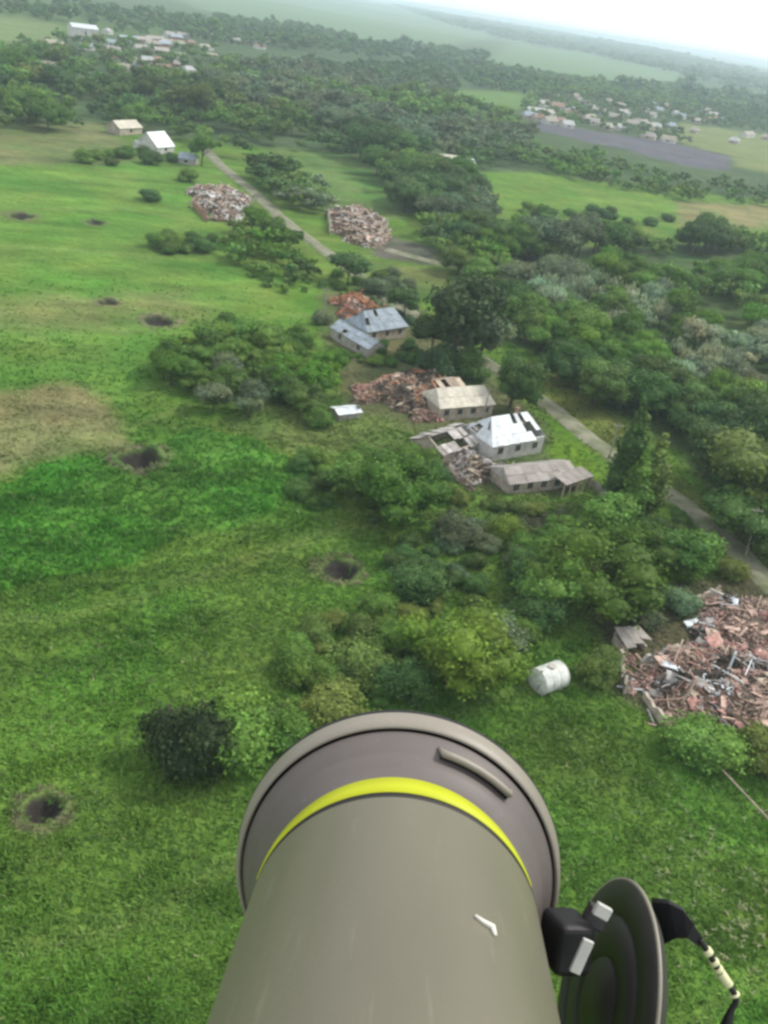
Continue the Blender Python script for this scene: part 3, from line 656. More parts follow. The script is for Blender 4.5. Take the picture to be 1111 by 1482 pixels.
for q in trees + shrubs:
    c = np.array(PAL[q['col']]) * rng.uniform(.72, 1.35); c[0] *= rng.uniform(.82, 1.14)
    z = float(h(np.array(q['p'].x), np.array(q['p'].y))); hh = q['h']; wd = q['wide'] * rng.uniform(.92, 1.08); rz = rng.uniform(0, 6.28)
    if id(q) in keep:
        kind = q['kind']; cm, tm = PROTO[kind][rng.randrange(4)]
        nm = 'shrub' if q['shrub'] else {'poplar': 'poplar_tree', 'willow': 'willow_tree'}.get(kind, 'leafy_tree')
        e = empty(nm, (q['p'].x, q['p'].y, z - .08), rz)
        cr = link(bpy.data.objects.new('crown', cm), e); cr.scale = (hh * wd, hh * wd * rng.uniform(.9, 1.1), hh); cr.color = (*c, 1)
        tr = link(bpy.data.objects.new('trunk' if not q['shrub'] else 'stems', tm), e); tr.scale = (hh, hh, hh)
        setp(e, q['label'], 'shrub' if q['shrub'] else 'tree', q['group'])
    else:
        d = Vector(q['p']).length
        v, f, t = (FAR[q['kind']][rng.randrange(5)] if d < 1300 else HUG[rng.randrange(4)])
        ca, sa = math.cos(rz), math.sin(rz)
        vv = np.stack([(v[:, 0] * ca - v[:, 1] * sa) * hh * wd, (v[:, 0] * sa + v[:, 1] * ca) * hh * wd, v[:, 2] * hh], 1) + (q['p'].x, q['p'].y, z - .3)
        FARV.append(vv); FARF.append(f + n0); FARC.append(t * c); n0 += len(vv)
o = link(bpy.data.objects.new('far_woodland', mesh_np('far_woodland', np.concatenate(FARV), np.concatenate(FARF), LEAF, np.concatenate(FARC))))
setp(o, 'mass of hazy green trees filling the distance', 'woodland', None, 'stuff')
print('FAR TRIS', sum(len(f) for f in FARF))

# ------------------------------------------------------------------ grass tufts on the nearer ground
N = 150000
r = 33 * (290 / 33) ** NR.random(N); a = np.radians(NR.uniform(-1, 1, N) * (30 + 24 * (1 - sm(35, 90, r))))
gx = r * np.sin(a); gy = r * np.cos(a); gc, gid = ground_colour(gx, gy)
ke = (gid < 100)
cropi = [i for i, f in enumerate(FIELDS) if f[0] == 'crop_field'][0]
tall = np.where(gid == cropi, 1.5, 1.0) * np.where(np.isin(gid, [i for i, f in enumerate(FIELDS) if f[0] in ('yard', 'dry_patch')]), .6, 1.0)
patch = fbm(gx / 2.6, gy / 2.6, 3)
ke &= NR.random(N) < (.62 + .38 * sm(.4, .65, patch)) * (1 - sm(90, 215, r + 60 * (fbm(gx / 25, gy / 12, 3) - .5)))
RDn = np.array([tuple(p.xy) for p in RD])
for A_, B2 in zip(RDn, RDn[1:]):
    e = B2 - A_; t = np.clip(((gx - A_[0]) * e[0] + (gy - A_[1]) * e[1]) / (e @ e), 0, 1); ke &= np.hypot(gx - A_[0] - t * e[0], gy - A_[1] - t * e[1]) > 2.1
gx, gy, gc, tall, patch, r = gx[ke], gy[ke], gc[ke], tall[ke], patch[ke], r[ke]; n = len(gx)
gz = h(gx, gy); base = np.stack([gx, gy, gz], 1); VS = []; CS = []
for b in range(4):
    th = NR.uniform(0, 6.28, n); hh = (.12 + .18 * NR.random(n) + .16 * sm(.5, .75, patch)) * tall * (1 + r / 400); wd = (.07 + .08 * NR.random(n)) * (1 + r / 220)
    dx, dy = np.cos(th), np.sin(th); off = NR.normal(0, .14, (n, 2))
    bx = base + np.stack([off[:, 0], off[:, 1], 0 * gx - .03], 1)
    p0 = bx + np.stack([dx * wd, dy * wd, 0 * dx], 1); p1 = bx - np.stack([dx * wd, dy * wd, 0 * dx], 1)
    ln = NR.normal(0, .26, (n, 2)); p2 = bx + np.stack([ln[:, 0], ln[:, 1], hh], 1)
    VS.append(np.stack([p0, p1, p2], 1).reshape(-1, 3)); tn = NR.uniform(.86, 1.18, (n, 1)) * (1 + .25 * sm(110, 200, r))[:, None] * (1 + .25 * (patch[:, None] - .5))
    cc = gc * tn * np.array([1.36, 1.46, 1.35]); pale = NR.random(n) < .012; cc[pale] = (.26, .28, .14); CS.append(np.repeat(cc, 3, 0))
v = np.concatenate(VS); f = np.arange(len(v)).reshape(-1, 3)
setp(link(bpy.data.objects.new('grass', mesh_np('grass', v, f, LEAF, np.concatenate(CS)))), 'tufts of rough green grass over the near ground', 'grass', None, 'stuff')
# broad weeds
N = 2600
wp = []
for (cx, cy, rad, num, colr_) in ((1010, 1250, 110, 90, (.17, .24, .09)), (1060, 1340, 90, 90, (.24, .27, .13)), (900, 1130, 140, 110, (.13, .22, .06)), (400, 850, 230, 600, (.055, .14, .02)), (250, 1200, 260, 420, (.055, .125, .02)), (620, 760, 160, 260, (.07, .12, .03)), (850, 1080, 220, 260, (.075, .15, .02)), (150, 950, 260, 500, (.08, .13, .03))):
    for _ in range(num):
        wp.append((cx + NR.normal(0, rad * .5), cy + NR.normal(0, rad * .4), colr_))
VS = []; CS = []
for (a_, b_, c_) in wp:
    p = U(a_, b_); p.z = float(h(np.array(p.x), np.array(p.y))); s = NR.uniform(.12, .3)
    if not okpos(p, .5): continue
    for k in range(7):
        t = NR.uniform(0, 6.28); d = Vector((math.cos(t), math.sin(t), 0)); e = Vector((-d.y, d.x, 0)); q = p + d * s * .2 + Vector((0, 0, NR.uniform(.05, .5) * s * 2))
        tip = q + d * s * 1.3 + Vector((0, 0, s * NR.uniform(-.3, .5))); VS += [q - e * s * .3, q + e * s * .3, tip]; cc = np.array(c_) * NR.uniform(.7, 1.3); CS += [cc] * 3
v = np.array([tuple(q) for q in VS]); setp(link(bpy.data.objects.new('weeds', mesh_np('weeds', v, np.arange(len(v)).reshape(-1, 3), LEAF, np.array(CS)))), 'broad leaved weeds scattered through the near grass', 'weeds', None, 'stuff')

# ------------------------------------------------------------------ houses
def G(p): return Vector((p[0], p[1], float(h0(np.array(p[0]), np.array(p[1]))) + .05))
def lerp(a, b, t): return a + (b - a) * t
def house(p1, p2, depth, hw, hr, roof, wall, label, name='house', hip=0.0, missing=0.0, sheets=(1.15, 1.8), openings=3, chimney=True, far=False, group=None, over=.35, cat='house', seed=1, dm=.03):
    """front wall base from ground pixel p1 to p2, depth away from the camera"""
    rn = random.Random(seed); a, b = U(*p1), U(*p2); ex = (b - a).xy; Ln = ex.length; yaw = math.atan2(ex.y, ex.x)
    nrm = Vector((-ex.y, ex.x)).normalized()
    if nrm.dot(a.xy) < 0: nrm = -nrm; 
    c = (a.xy + b.xy) / 2 + nrm * depth / 2; e = empty(name, G(c), yaw); setp(e, label, cat, group)
    Lx, D = Ln / 2, depth / 2; wmb = MB()
    t = .22
    wmb.box((0, -D + t / 2, hw / 2 - .3), (Ln, t, hw + .6)); wmb.box((0, D - t / 2, hw / 2 - .3), (Ln, t, hw + .6))
    for s in (-1, 1):
        x0 = s * (Lx - t / 2)
        wmb.box((x0, 0, hw / 2 - .3), (t, 2 * D - 2 * t - .004, hw + .6))
        if hip < .1:   # gable
            vs = [(x0 - t / 2, -D, hw + .002), (x0 + t / 2, -D, hw + .002), (x0 + t / 2, D, hw + .002), (x0 - t / 2, D, hw + .002), (x0 - t / 2, 0, hw + hr - .08), (x0 + t / 2, 0, hw + hr - .08)]
            wmb.add(vs, [(0, 3, 2, 1), (0, 1, 5, 4), (2, 3, 4, 5), (0, 4, 3), (1, 2, 5)])
    wmb.build('wall', wall, e)
    Rx = Lx + over - hip; Ex = Lx + over; Dy = D + over; ez = hw - over * hr / D
    slopes = [[(-Ex, -Dy, ez), (Ex, -Dy, ez), (Rx, 0, hw + hr), (-Rx, 0, hw + hr)], [(Ex, Dy, ez), (-Ex, Dy, ez), (-Rx, 0, hw + hr), (Rx, 0, hw + hr)]]
    if hip >= .1:
        slopes += [[(Ex, -Dy, ez), (Ex, Dy, ez), (Rx, .01, hw + hr), (Rx, -.01, hw + hr)], [(-Ex, Dy, ez), (-Ex, -Dy, ez), (-Rx, -.01, hw + hr), (-Rx, .01, hw + hr)]]
    if far:
        roof = {M['whiteroof']: M['farwhite'], M['orange']: M['farbrick'], M['creamroof']: M['fartan']}.get(roof, roof) if group else roof; mb = MB()
        for q in slopes: mb.slab([Vector(p) for p in q], .1)
        mb.build('roof', roof, e)
        MB().box((0, -D - .02, hw * .52), (min(1.2, Ln * .2), .06, hw * .45)).build('window', M['glass'], e)
    else:
        deck = MB()   # ridge beam and rafters under the sheets
        deck.box((0, 0, hw + hr - .16), (2 * Rx - .3, .14, .16))
        k = int(2 * Rx / 1.1)
        for i in range(k + 1):
            x = -Rx + .2 + (2 * Rx - .4) * i / k
            for s in (-1, 1): deck.tube([(x, s * (Dy - .1), ez - .10), (x, 0, hw + hr - .14)], .055, 4)
        deck.build('rafters', M['darkwood'], e)
        for q in slopes:
            q = [Vector(p) for p in q]; wq = (q[1] - q[0]).length; hq = ((q[3] + q[2]) / 2 - (q[0] + q[1]) / 2).length
            nx = max(2, round(wq / sheets[0])); ny = max(1, round(hq / sheets[1]))
            hx, hy = rn.random(), rn.random() * .7
            for i in range(nx):
                for j in range(ny):
                    dd = math.hypot(i / nx - hx, (j / ny - hy) * .7)
                    if missing and (dd < missing * .55 or rn.random() < missing * .4): continue
                    def pt(u, v_): return lerp(lerp(q[0], q[1], u), lerp(q[3], q[2], u), v_)
                    u0, u1, v0, v1 = i / nx, (i + 1) / nx, j / ny, (j + 1) / ny
                    up = Vector((0, 0, rn.uniform(.012, .012 + dm) + .02 * ((i + j) % 2)))
                    g_ = .012 / max(wq / nx, .1)
                    mb = MB().slab([pt(u0 + g_ / nx, v0) + up * 1.6, pt(u1 - g_ / nx, v0) + up * 1.6, pt(u1 - g_ / nx, v1) + up * .5, pt(u0 + g_ / nx, v1) + up * .5], .03)
                    mb.build('roof_sheet', roof, e)
        if hip < .1: MB().tube([(-Rx, 0, hw + hr + .03), (Rx, 0, hw + hr + .03)], .1, 6).build('ridge_cap', roof, e)
        for i in range(openings):
            x = -Lx + Ln * (i + .5) / openings
            fr = MB()
            for sx, sz, dx, dz in ((0, .58, 1.16, .1), (0, -.58, 1.16, .1), (-.53, 0, .1, 1.05), (.53, 0, .1, 1.05), (0, 0, .06, 1.05)):
                fr.box((x + sx, -D - .03, hw * .55 + sz), (dx, .09, dz))
            wn = fr.build('window', M['trim'], e)
            MB().box((x, -D - .012, hw * .55), (.98, .03, 1.08)).build('pane', M['glass'], wn)
        MB().box((Lx + .03, -D * .3, 1.0), (.07, .9, 2.0)).build('door', M['brownroof'], e)
        if chimney:
            ch = MB().box((Lx * .35, .4, hw + hr + .05), (.5, .5, 1.3)); ch.box((Lx * .35, .4, hw + hr + .72), (.62, .62, .1)); ch.build('chimney', M['wallbrick'], e)
    return e
house((634, 609), (710, 603), 6.2, 2.5, 2.1, M['creamroof'], M['wallcream'], 'house with a long cream roof in the middle of the village', missing=.0, seed=3, chimney=False, openings=4, hip=.9)
house((708, 668), (782, 655), 7.0, 2.9, 3.0, M['whiteroof'], M['wallwhite'], 'two storey looking white roofed house with holes torn in its roof', missing=.34, seed=15, hip=2.0, dm=.03, openings=3)
house((734, 716), (832, 704), 5.2, 1.9, 1.2, M['brownroof'], M['wallcream'], 'low long house with a brown grey roof nearest the camera', seed=5, openings=5, hip=.5, chimney=False)
house((530, 497), (586, 488), 7.0, 2.6, 2.8, M['blueroof'], M['wallcream'], 'house with a steep blue grey roof beside the long shed', seed=12, missing=.15, hip=1.6)
house((478, 488), (531, 520), 4.2, 2.2, 1.2, M['blueroof'], M['concrete'], 'long blue grey shed set diagonally left of the blue grey house', name='shed', cat='shed', seed=4, missing=.12, openings=2, chimney=False)
house((637, 577), (668, 573), 4.0, 2.0, .7, M['palewood'], M['wallbrick'], 'small ruined outbuilding with a pinkish flat roof behind the cream roofed house', name='outbuilding', cat='outbuilding', seed=9, openings=1, chimney=False, missing=.1)
def carport():
    e = house((638, 672), (700, 650), 6.5, 1.6, 1.6, M['greyslab'], M['wallcream'], 'collapsed grey slate barn left of the white roofed house', name='collapsed_barn', cat='barn', seed=21, missing=.38, openings=0, chimney=False, dm=.25)
carport()
# lean-to posts on the low long house front
a, b = U(812, 720), U(852, 706)
e = empty('lean_to', G((a + b) / 2), math.atan2((b - a).y, (b - a).x)); Ln = (b - a).xy.length; setp(e, 'open lean to with pale posts at the right end of the low long house', 'lean-to')
for i in range(5): MB().box((-Ln / 2 + Ln * i / 4, 0, 1.0), (.16, .16, 2.3)).build('post', M['wallcream'], e)
for i in range(4): MB().slab([(-Ln / 2 + Ln * i / 4, -.3, 2.2), (-Ln / 2 + Ln * (i + .97) / 4, -.3, 2.2), (-Ln / 2 + Ln * (i + .97) / 4, 2.4, 2.6), (-Ln / 2 + Ln * i / 4, 2.4, 2.6)], .05).build('roof_sheet', M['brownroof'], e)
# white slab / small flat roof
e = house((490, 609), (520, 606), 2.6, 1.2, .35, M['whiteroof'], M['concrete'], 'tiny shed with a flat white roof in the grass left of the ruins', name='tiny_shed', cat='shed', seed=2, openings=0, chimney=False)
house((228, 223), (252, 221), 10, 2.4, 4.2, M['whiteroof'], M['wallwhite'], 'white tent shaped roof at the top of the left meadow', far=True, chimney=False)
house((174, 196), (206, 194), 7, 2.6, 2.2, M['creamroof'], M['wallcream'], 'small pale house beside the left wood, above the tent shaped roof', far=True)
house((258, 236), (280, 240), 5, 2, 1.6, M['blueroof'], M['concrete'], 'low grey shed right of the tent shaped roof', name='shed', cat='shed', far=True)
house((200, 216), (212, 216), 3, 2, .8, M['whiteroof'], M['wallwhite'], 'tiny white hut left of the tent shaped roof', name='hut', cat='hut', far=True)
house((412, 276), (436, 279), 5, 2, 1.5, M['creamroof'], M['wallcream'], 'pale roofed shed in the garden beside the upper road', name='shed', cat='shed', far=True)
house((434, 286), (450, 289), 4, 2, 1.2, M['whiteroof'], M['wallwhite'], 'tiny pale hut just right of the garden shed by the upper road', name='hut', cat='hut', far=True)
house((640, 240), (662, 242), 7, 2.4, 2, M['creamroof'], M['wallcream'], 'tan roofed shed at the left end of the bright right meadow', name='shed', cat='shed', far=True)
house((676, 243), (686, 244), 5, 2.2, 1.5, M['whiteroof'], M['wallwhite'], 'small white hut right of the tan roofed shed', name='hut', cat='hut', far=True)
# far left village
e = house((106, 56), (143, 60), 14, 8, 2.5, M['whiteroof'], M['wallwhite'], 'tall pale block at the far end of the left village', name='block', cat='building', far=True)
vl = [(82, 10, 106, 12, 'white'), (100, 16, 118, 17, 'blue'), (60, 100, 80, 102, 'cream'), (68, 68, 96, 70, 'cream'), (150, 66, 172, 68, 'blue'), (158, 50, 164, 50, 'white'), (176, 60, 200, 62, 'blue'), (196, 74, 216, 76, 'brown'), (206, 92, 222, 94, 'white'), (214, 60, 242, 62, 'brown'), (226, 78, 246, 80, 'brown'),
      (245, 66, 270, 69, 'cream'), (252, 98, 262, 99, 'brown'), (270, 107, 284, 108, 'white'), (172, 104, 190, 106, 'cream'), (200, 108, 226, 110, 'orange'), (228, 104, 250, 106, 'orange'), (310, 55, 332, 57, 'white'), (345, 62, 375, 66, 'blue'), (352, 42, 372, 45, 'cream'), (292, 72, 310, 74, 'cream'), (160, 84, 184, 86, 'brown'), (120, 72, 140, 74, 'blue')]
rgen0 = random.Random(5)
for _ in range(26):
    x_ = rgen0.uniform(150, 390); y_ = 52 + rgen0.uniform(0, 55) - (x_ - 150) * .05; w_ = rgen0.uniform(10, 20); vl.append((x_, y_, x_ + w_, y_ + w_ * .1, rgen0.choice(['brown', 'brown', 'orange', 'blue', 'cream'])))
nmr = dict(white='white', blue='blue grey', cream='cream', brown='brown', orange='orange brown')
for i, (x0, y0, x1, y1, c) in enumerate(vl):
    house((x0, y0), (x1, y1), 6.5, 2.6, 2.0, M[c + 'roof'] if c != 'orange' else M['orange'], M['wallwhite'] if i % 3 else M['wallbrick'], '%s roofed house in the far left village' % nmr[c], far=True, group='%s roofed houses of the far left village' % nmr[c], hip=(1.5 if i % 2 else 0))
rgen = random.Random(77)
rv = [(765, 165, 790, 168), (758, 172, 775, 174), (798, 158, 815, 160), (830, 148, 852, 152), (820, 168, 838, 171), (846, 176, 860, 178), (856, 164, 874, 167), (868, 143, 884, 145), (880, 172, 896, 175), (888, 155, 906, 158), (905, 182, 922, 185), (912, 148, 932, 151),
      (930, 168, 946, 171), (940, 186, 956, 189), (948, 140, 966, 143), (958, 158, 972, 160), (975, 170, 990, 173), (982, 152, 994, 154), (1015, 162, 1028, 164), (1002, 178, 1014, 180), (1022, 150, 1036, 152), (870, 188, 888, 190), (790, 180, 806, 182), (925, 200, 945, 204), (955, 205, 975, 209), (848, 158, 858, 160), (898, 168, 908, 169), (966, 186, 978, 188), (815, 185, 830, 187)]
for _ in range(34):
    x_ = rgen.uniform(765, 1105); y_ = 132 + (x_ - 765) * .11 + rgen.uniform(0, 44); w_ = rgen.uniform(9, 15); rv.append((x_, y_, x_ + w_, y_ + w_ * rgen.uniform(-.05, .25)))
rc = ['white', 'cream', 'brown', 'blue', 'brown', 'brown', 'orange']
for i, (x0, y0, x1, y1) in enumerate(rv):
    c = rc[(i * 3 + i // 4) % 7]
    house((x0, y0), (x1, y1), 7, 2.6, 2.4, M[c + 'roof'] if c != 'orange' else M['orange'], M['wallcream'] if i % 2 else M['wallwhite'], '%s roofed house in the far right village' % nmr[c], far=True, group='%s roofed houses of the far right village' % nmr[c], hip=(1.5 if i % 2 else 0))

# ------------------------------------------------------------------ debris heaps
def debris(name, poly, label, height, npc, mats, sizes=(.8, 2.6), seed=1, slabs=.25, chunks=500, csz=1.0, ragged=1.0):
    rn = random.Random(seed); P = [U(*q) for q in poly]; cx = sum(p.x for p in P) / len(P); cy = sum(p.y for p in P) / len(P)
    z0 = float(h0(np.array(cx), np.array(cy))); e = empty(name, (cx, cy, z0)); setp(e, label, 'rubble heap')
    def sd_(x, y): return float(sdist(np.array(x), np.array(y), P)) - ragged * 6 * max(0, float(fbm(np.array(x / 3.5 + 20), np.array(y / 3.5 + seed), 2)) - .42)
    def hz(x, y):
        s = sd_(x, y); k = max(0, min(1, s / 3.2))
        return height * k * (.45 + 1.1 * float(fbm(np.array(x / 2.2), np.array(y / 2.2), 3))) + (.1 if s > 0 else -.25)
    x0, x1 = min(p.x for p in P) - 1, max(p.x for p in P) + 1; y0, y1 = min(p.y for p in P) - 1, max(p.y for p in P) + 1
    nx, ny = 56, 56; gx_ = np.linspace(x0, x1, nx); gy_ = np.linspace(y0, y1, ny); vs = []
    for yy in gy_:
        for xx in gx_: vs.append((xx - cx, yy - cy, hz(xx, yy) + rn.uniform(-.07, .07)))
    fs = [(j * nx + i, j * nx + i + 1, (j + 1) * nx + i + 1, (j + 1) * nx + i) for j in range(ny - 1) for i in range(nx - 1)]
    fs = [f for f in fs if max(vs[k][2] for k in f) > -.1]
    MB().add(vs, fs).build('mound', M['soil'], e)
    def rp():
        while True:
            x, y = rn.uniform(x0, x1), rn.uniform(y0, y1)
            if sd_(x, y) > (0 if rn.random() < .93 else -1.6): return x, y
    def pick(x, y):
        return mats[min(len(mats) - 1, int(len(mats) * max(0, min(.999, float(fbm(np.array(x / 3.4 + seed), np.array(y / 3.4), 2)) * 2.2 - .6 + rn.uniform(-.22, .22)))))]
    pm = {}
    for mt in set(mats):
        pm[mt] = [MB().box((0, 0, 0), (1, .075, .06), taper=.12).mesh('plank', M[mt]), MB().box((0, 0, 0), (1, .62, .07), taper=.3).mesh('slab', M[mt]), MB().box((0, 0, 0), (1, .14, .11), taper=.15).mesh('beam', M[mt])]
    for i in range(npc):
        x, y = rp(); z = hz(x, y); k = rn.random(); kk = 1 if k < slabs else (2 if k < slabs + .25 else 0)
        mt = pick(x, y)
        o = link(bpy.data.objects.new(['plank', 'slab', 'beam'][kk], pm[mt][kk]), e); s = rn.uniform(*sizes) * (.55 if kk == 1 else 1)
        tw = rn.uniform(1, 1.7); o.scale = (s, (s if kk == 1 else tw * 1.2), tw)
        o.location = (x - cx, y - cy, z + .12 + rn.random() * .25); o.rotation_euler = (rn.uniform(-.6, .6), rn.gauss(0, .42), rn.uniform(0, 6.28))
    mbs = {}
    for i in range(chunks):
        x, y = rp(); mt = pick(x, y); mb = mbs.setdefault(mt, MB())
        s = rn.uniform(.12, .36) * csz; lg = rn.uniform(1, 4.2) if rn.random() < .5 else 1.3
        R = Matrix.Rotation(rn.uniform(0, 6.3), 3, 'Z') @ Matrix.Rotation(rn.gauss(0, .5), 3, 'Y') @ Matrix.Rotation(rn.uniform(-.8, .8), 3, 'X')
        mb.box((x - cx, y - cy, hz(x, y) + s * .3), (s * lg, s * rn.uniform(.35, 1), s * rn.uniform(.2, .6)), R, .25)
    for mt in sorted(mbs):
        o = mbs[mt].build('rubble', M[mt], e); o['kind'] = 'stuff'
    return e
debris('rubble_heap', [(905, 925), (935, 950), (960, 930), (1000, 905), (1020, 862), (1080, 868), (1160, 900), (1180, 1100), (1090, 1075), (1020, 1045), (960, 1058), (925, 1030), (898, 990)],
       'large heap of red and pale splintered timber at the right edge', 2.0, 290, ['pinktan', 'darkwood', 'palewood', 'pinktan', 'pinkwood', 'pinkwood', 'pinktan', 'greyslab', 'whiteroof', 'darkwood'], (1.2, 4.4), 5, .36, 4600)
debris('rubble_heap', [(508, 560), (560, 548), (615, 530), (660, 535), (668, 560), (640, 610), (600, 612), (560, 590), (512, 582)],
       'reddish brick and timber rubble left of the cream roofed house', 1.7, 150, ['darkwood', 'palewood', 'orange', 'pinktan', 'pinkwood'], (1.2, 3.2), 6, .35, 2200, 1.2)
debris('rubble_heap', [(628, 690), (640, 668), (668, 652), (708, 660), (735, 672), (730, 705), (680, 712)], 'broken slates and boards between the white house and the collapsed barn', 1.6, 110, ['greyslab', 'darkwood', 'palewood', 'greyslab'], (1, 3.0), 8, .5, 700)
debris('rubble_heap', [(472, 308), (520, 303), (560, 325), (568, 348), (545, 362), (500, 352), (478, 335)], 'pale ruined house rubble beyond the round bluish tree', 2.2, 130, ['palewood', 'pinktan', 'darkwood', 'palewood', 'pinktan', 'wallwhite'], (1.6, 4.5), 9, .4, 1500, 1.8, 2.0)
debris('rubble_heap', [(268, 278), (320, 272), (365, 290), (368, 318), (340, 330), (300, 320), (280, 300)], 'pinkish white rubble of the ruin beside the upper road', 2.0, 130, ['wallwhite', 'pinktan', 'darkwood', 'palewood', 'pinktan', 'palewood'], (1.6, 4.5), 10, .4, 1500, 1.8, 2.2)
debris('rubble_heap', [(474, 435), (520, 430), (545, 445), (530, 466), (490, 462)], 'orange brick ruin above the long blue grey shed', 2.0, 80, ['orange', 'orange', 'pinkwood', 'palewood', 'darkwood'], (1.5, 3.5), 11, .4, 900, 1.4)
# standing broken walls
def ruin_wall(p1, p2, ht, mat, label, seed=1, gaps=True):
    rn = random.Random(seed); a, b = U(*p1), U(*p2); Ln = (b - a).xy.length; n_ = max(3, int(Ln / .6)); yaw = math.atan2((b - a).y, (b - a).x)
    e = empty('ruined_wall', G(a), yaw); mb = MB(); top = [ht * (.35 + .65 * rn.random()) for _ in range(n_ + 1)]
    for i in range(n_):
        if gaps and i % 4 == 2: tp = (ht * .3, ht * .3)
        else: tp = (top[i], top[i + 1])
        x0, x1 = Ln * i / n_ + .004, Ln * (i + 1) / n_ - .004; t = .18
        mb.add([(x0, -t, -.5), (x1, -t, -.5), (x1, t, -.5), (x0, t, -.5), (x0, -t, tp[0]), (x1, -t, tp[1]), (x1, t, tp[1]), (x0, t, tp[0])], [(0, 3, 2, 1), (4, 5, 6, 7), (0, 1, 5, 4), (1, 2, 6, 5), (2, 3, 7, 6), (3, 0, 4, 7)])
    mb.build('masonry', mat, e); return setp(e, label, 'ruined wall')
ruin_wall((474, 312), (540, 314), 3.4, M['palewood'], 'pale back wall standing at the centre ruin', 2)
ruin_wall((474, 312), (478, 340), 3.2, M['wallcream'], 'left end wall of the pale centre ruin', 4)
ruin_wall((546, 350), (560, 330), 3.0, M['wallcream'], 'right end wall of the pale centre ruin', 5)
ruin_wall((280, 300), (300, 322), 2.6, M['wallbrick'], 'reddish wall stub on the left side of the upper ruin', 6)
ruin_wall((340, 322), (368, 312), 2.8, M['wallwhite'], 'white wall stub on the right side of the upper ruin', 7)
ruin_wall((478, 440), (530, 438), 2.0, M['orange'], 'orange brick wall of the ruin above the long shed', 8)
ruin_wall((620, 556), (668, 548), 2.4, M['wallcream'], 'pale wall standing in the reddish rubble', 9)
ruin_wall((930, 1010), (958, 1050), 1.2, M['wallcream'], 'low pale wall along the lower left of the large debris heap', 10, False)
ruin_wall((893, 950), (903, 1005), 1.9, M['wallcream'], 'broken pale wall stub at the left edge of the large debris heap', 13)
ruin_wall((925, 965), (975, 948), 1.8, M['concrete'], 'grey wall stub standing inside the large debris heap', 14)
ruin_wall((1000, 880), (1040, 858), 1.7, M['palewood'], 'pale wall stub along the top edge of the large debris heap', 17)
# grey ruined porch at the debris heap
e = empty('ruined_porch', G(U(912, 940)), .5); setp(e, 'squat ruined grey porch at the left end of the large debris heap', 'porch')
MB().box((0, 1.5, .6), (3.2, .25, 2.2)).build('wall', M['concrete'], e)
MB().box((-1.5, .2, .2), (.25, 2.3, 1.5)).build('wall', M['wallcream'], e)
MB().box((1.5, .3, .1), (.25, 2.1, 1.2)).build('wall', M['wallcream'], e)
for i in range(3): MB().slab([(-1.8 + i * 1.22, -1.1 + .35 * i, 1.3 + .25 * i), (-.62 + i * 1.22, -1.3 + .2 * i, 1.5 + .1 * i), (-.62 + i * 1.3, 1.6 + .2 * i, 2.1 - .2 * i), (-1.8 + i * 1.22, 1.8, 2.2 - .35 * i)], .1).build('roof_slab', M['brownroof'], e)
# concrete scraps
for (a_, b_, s, lb) in ((1033, 866, 1.7, 'grey tilted concrete slab at the top of the debris heap'), (919, 845, .7, 'small white box in the thicket above the ruin'), (1012, 868, .8, 'small pale block left of the tilted concrete slab'), (782, 776, 1.0, 'pale board lying below the low long house')):
    p = U(a_, b_); mb = MB(); mb.box((0, 0, s * .35), (s * 1.3, s, s * .5), Matrix.Rotation(.35, 3, 'X'), .15); o = mb.build('concrete_block' if s > .75 else 'white_box', M['concrete'] if s > .75 else M['wallwhite']); o.location = G(p); o.rotation_euler = (0, 0, a_); setp(o, lb, 'block' if s > .75 else 'box')

# ------------------------------------------------------------------ white tank
p = U(790, 992); e = empty('storage_tank', G(p) + Vector((0, 0, 1.0)), math.radians(38)); e.scale = (1.14, 1.14, 1.14); setp(e, 'weathered white cylindrical tank lying in the grass beside the ruins', 'tank')
Rt = Matrix.Rotation(math.pi / 2, 4, 'Y')
MB().lathe([(-1.7, 0), (-1.68, .5), (-1.6, .95), (-1.48, 1.22), (-1.4, 1.28), (-.5, 1.28), (.4, 1.28), (1.4, 1.28), (1.48, 1.22), (1.6, .95), (1.68, .5), (1.7, 0)], 40, Rt).build('shell', M['metal'], e, True)
for x in (-1.38, -.45, .48, 1.38): MB().lathe([(x - .05, 1.27), (x - .05, 1.32), (x + .05, 1.32), (x + .05, 1.27)], 40, Rt).build('hoop', M['metal'], e)
MB().lathe([(1.2, .3), (1.42, .3), (1.42, .36), (1.46, .36), (1.46, 0)], 20).build('hatch', M['trim'], e)
MB().tube([(-1.5, -.6, .4), (-1.75, -.6, .2), (-1.85, -.6, -.5)], .06, 6).build('pipe', M['brownroof'], e)
for x in (-1, 1): MB().box((x, 0, -1.15), (.3, 2.0, .5)).build('cradle', M['concrete'], e)

# ------------------------------------------------------------------ poles and wires
def pole(px, py, ht, label, lean=(0, 0), arms=1):
    p = G(U(px, py)); e = empty('utility_pole', p); setp(e, label, 'utility pole')
    MB().tube([(0, 0, -.5), (lean[0] * .5, lean[1] * .5, ht / 2), (lean[0], lean[1], ht)], [.14, .12, .09], 8).build('post', M['polewood'], e)
    for k in range(arms):
        MB().box((lean[0], lean[1], ht - .4), (1.5, .1, .12)).build('crossarm', M['polewood'], e)
        for s in (-.65, 0, .65): MB().lathe([(ht - .34, .05), (ht - .22, .06), (ht - .16, .03), (ht - .1, 0)], 8, Matrix.Translation((lean[0] + s, lean[1], 0))).build('insulator', M['wallwhite'], e)
    return e
pole(1078, 806, 7.5, 'leaning grey utility pole beside the road at the right', (-.7, .4))
pole(697, 612, 6.5, 'white looking pole between the cream and white roofs', (.1, 0), 0)
pole(672, 535, 7, 'utility pole in front of the very large dark tree', (.3, 0))
pole(468, 468, 7.5, 'utility pole left of the orange brick ruin', (-.2, 0))
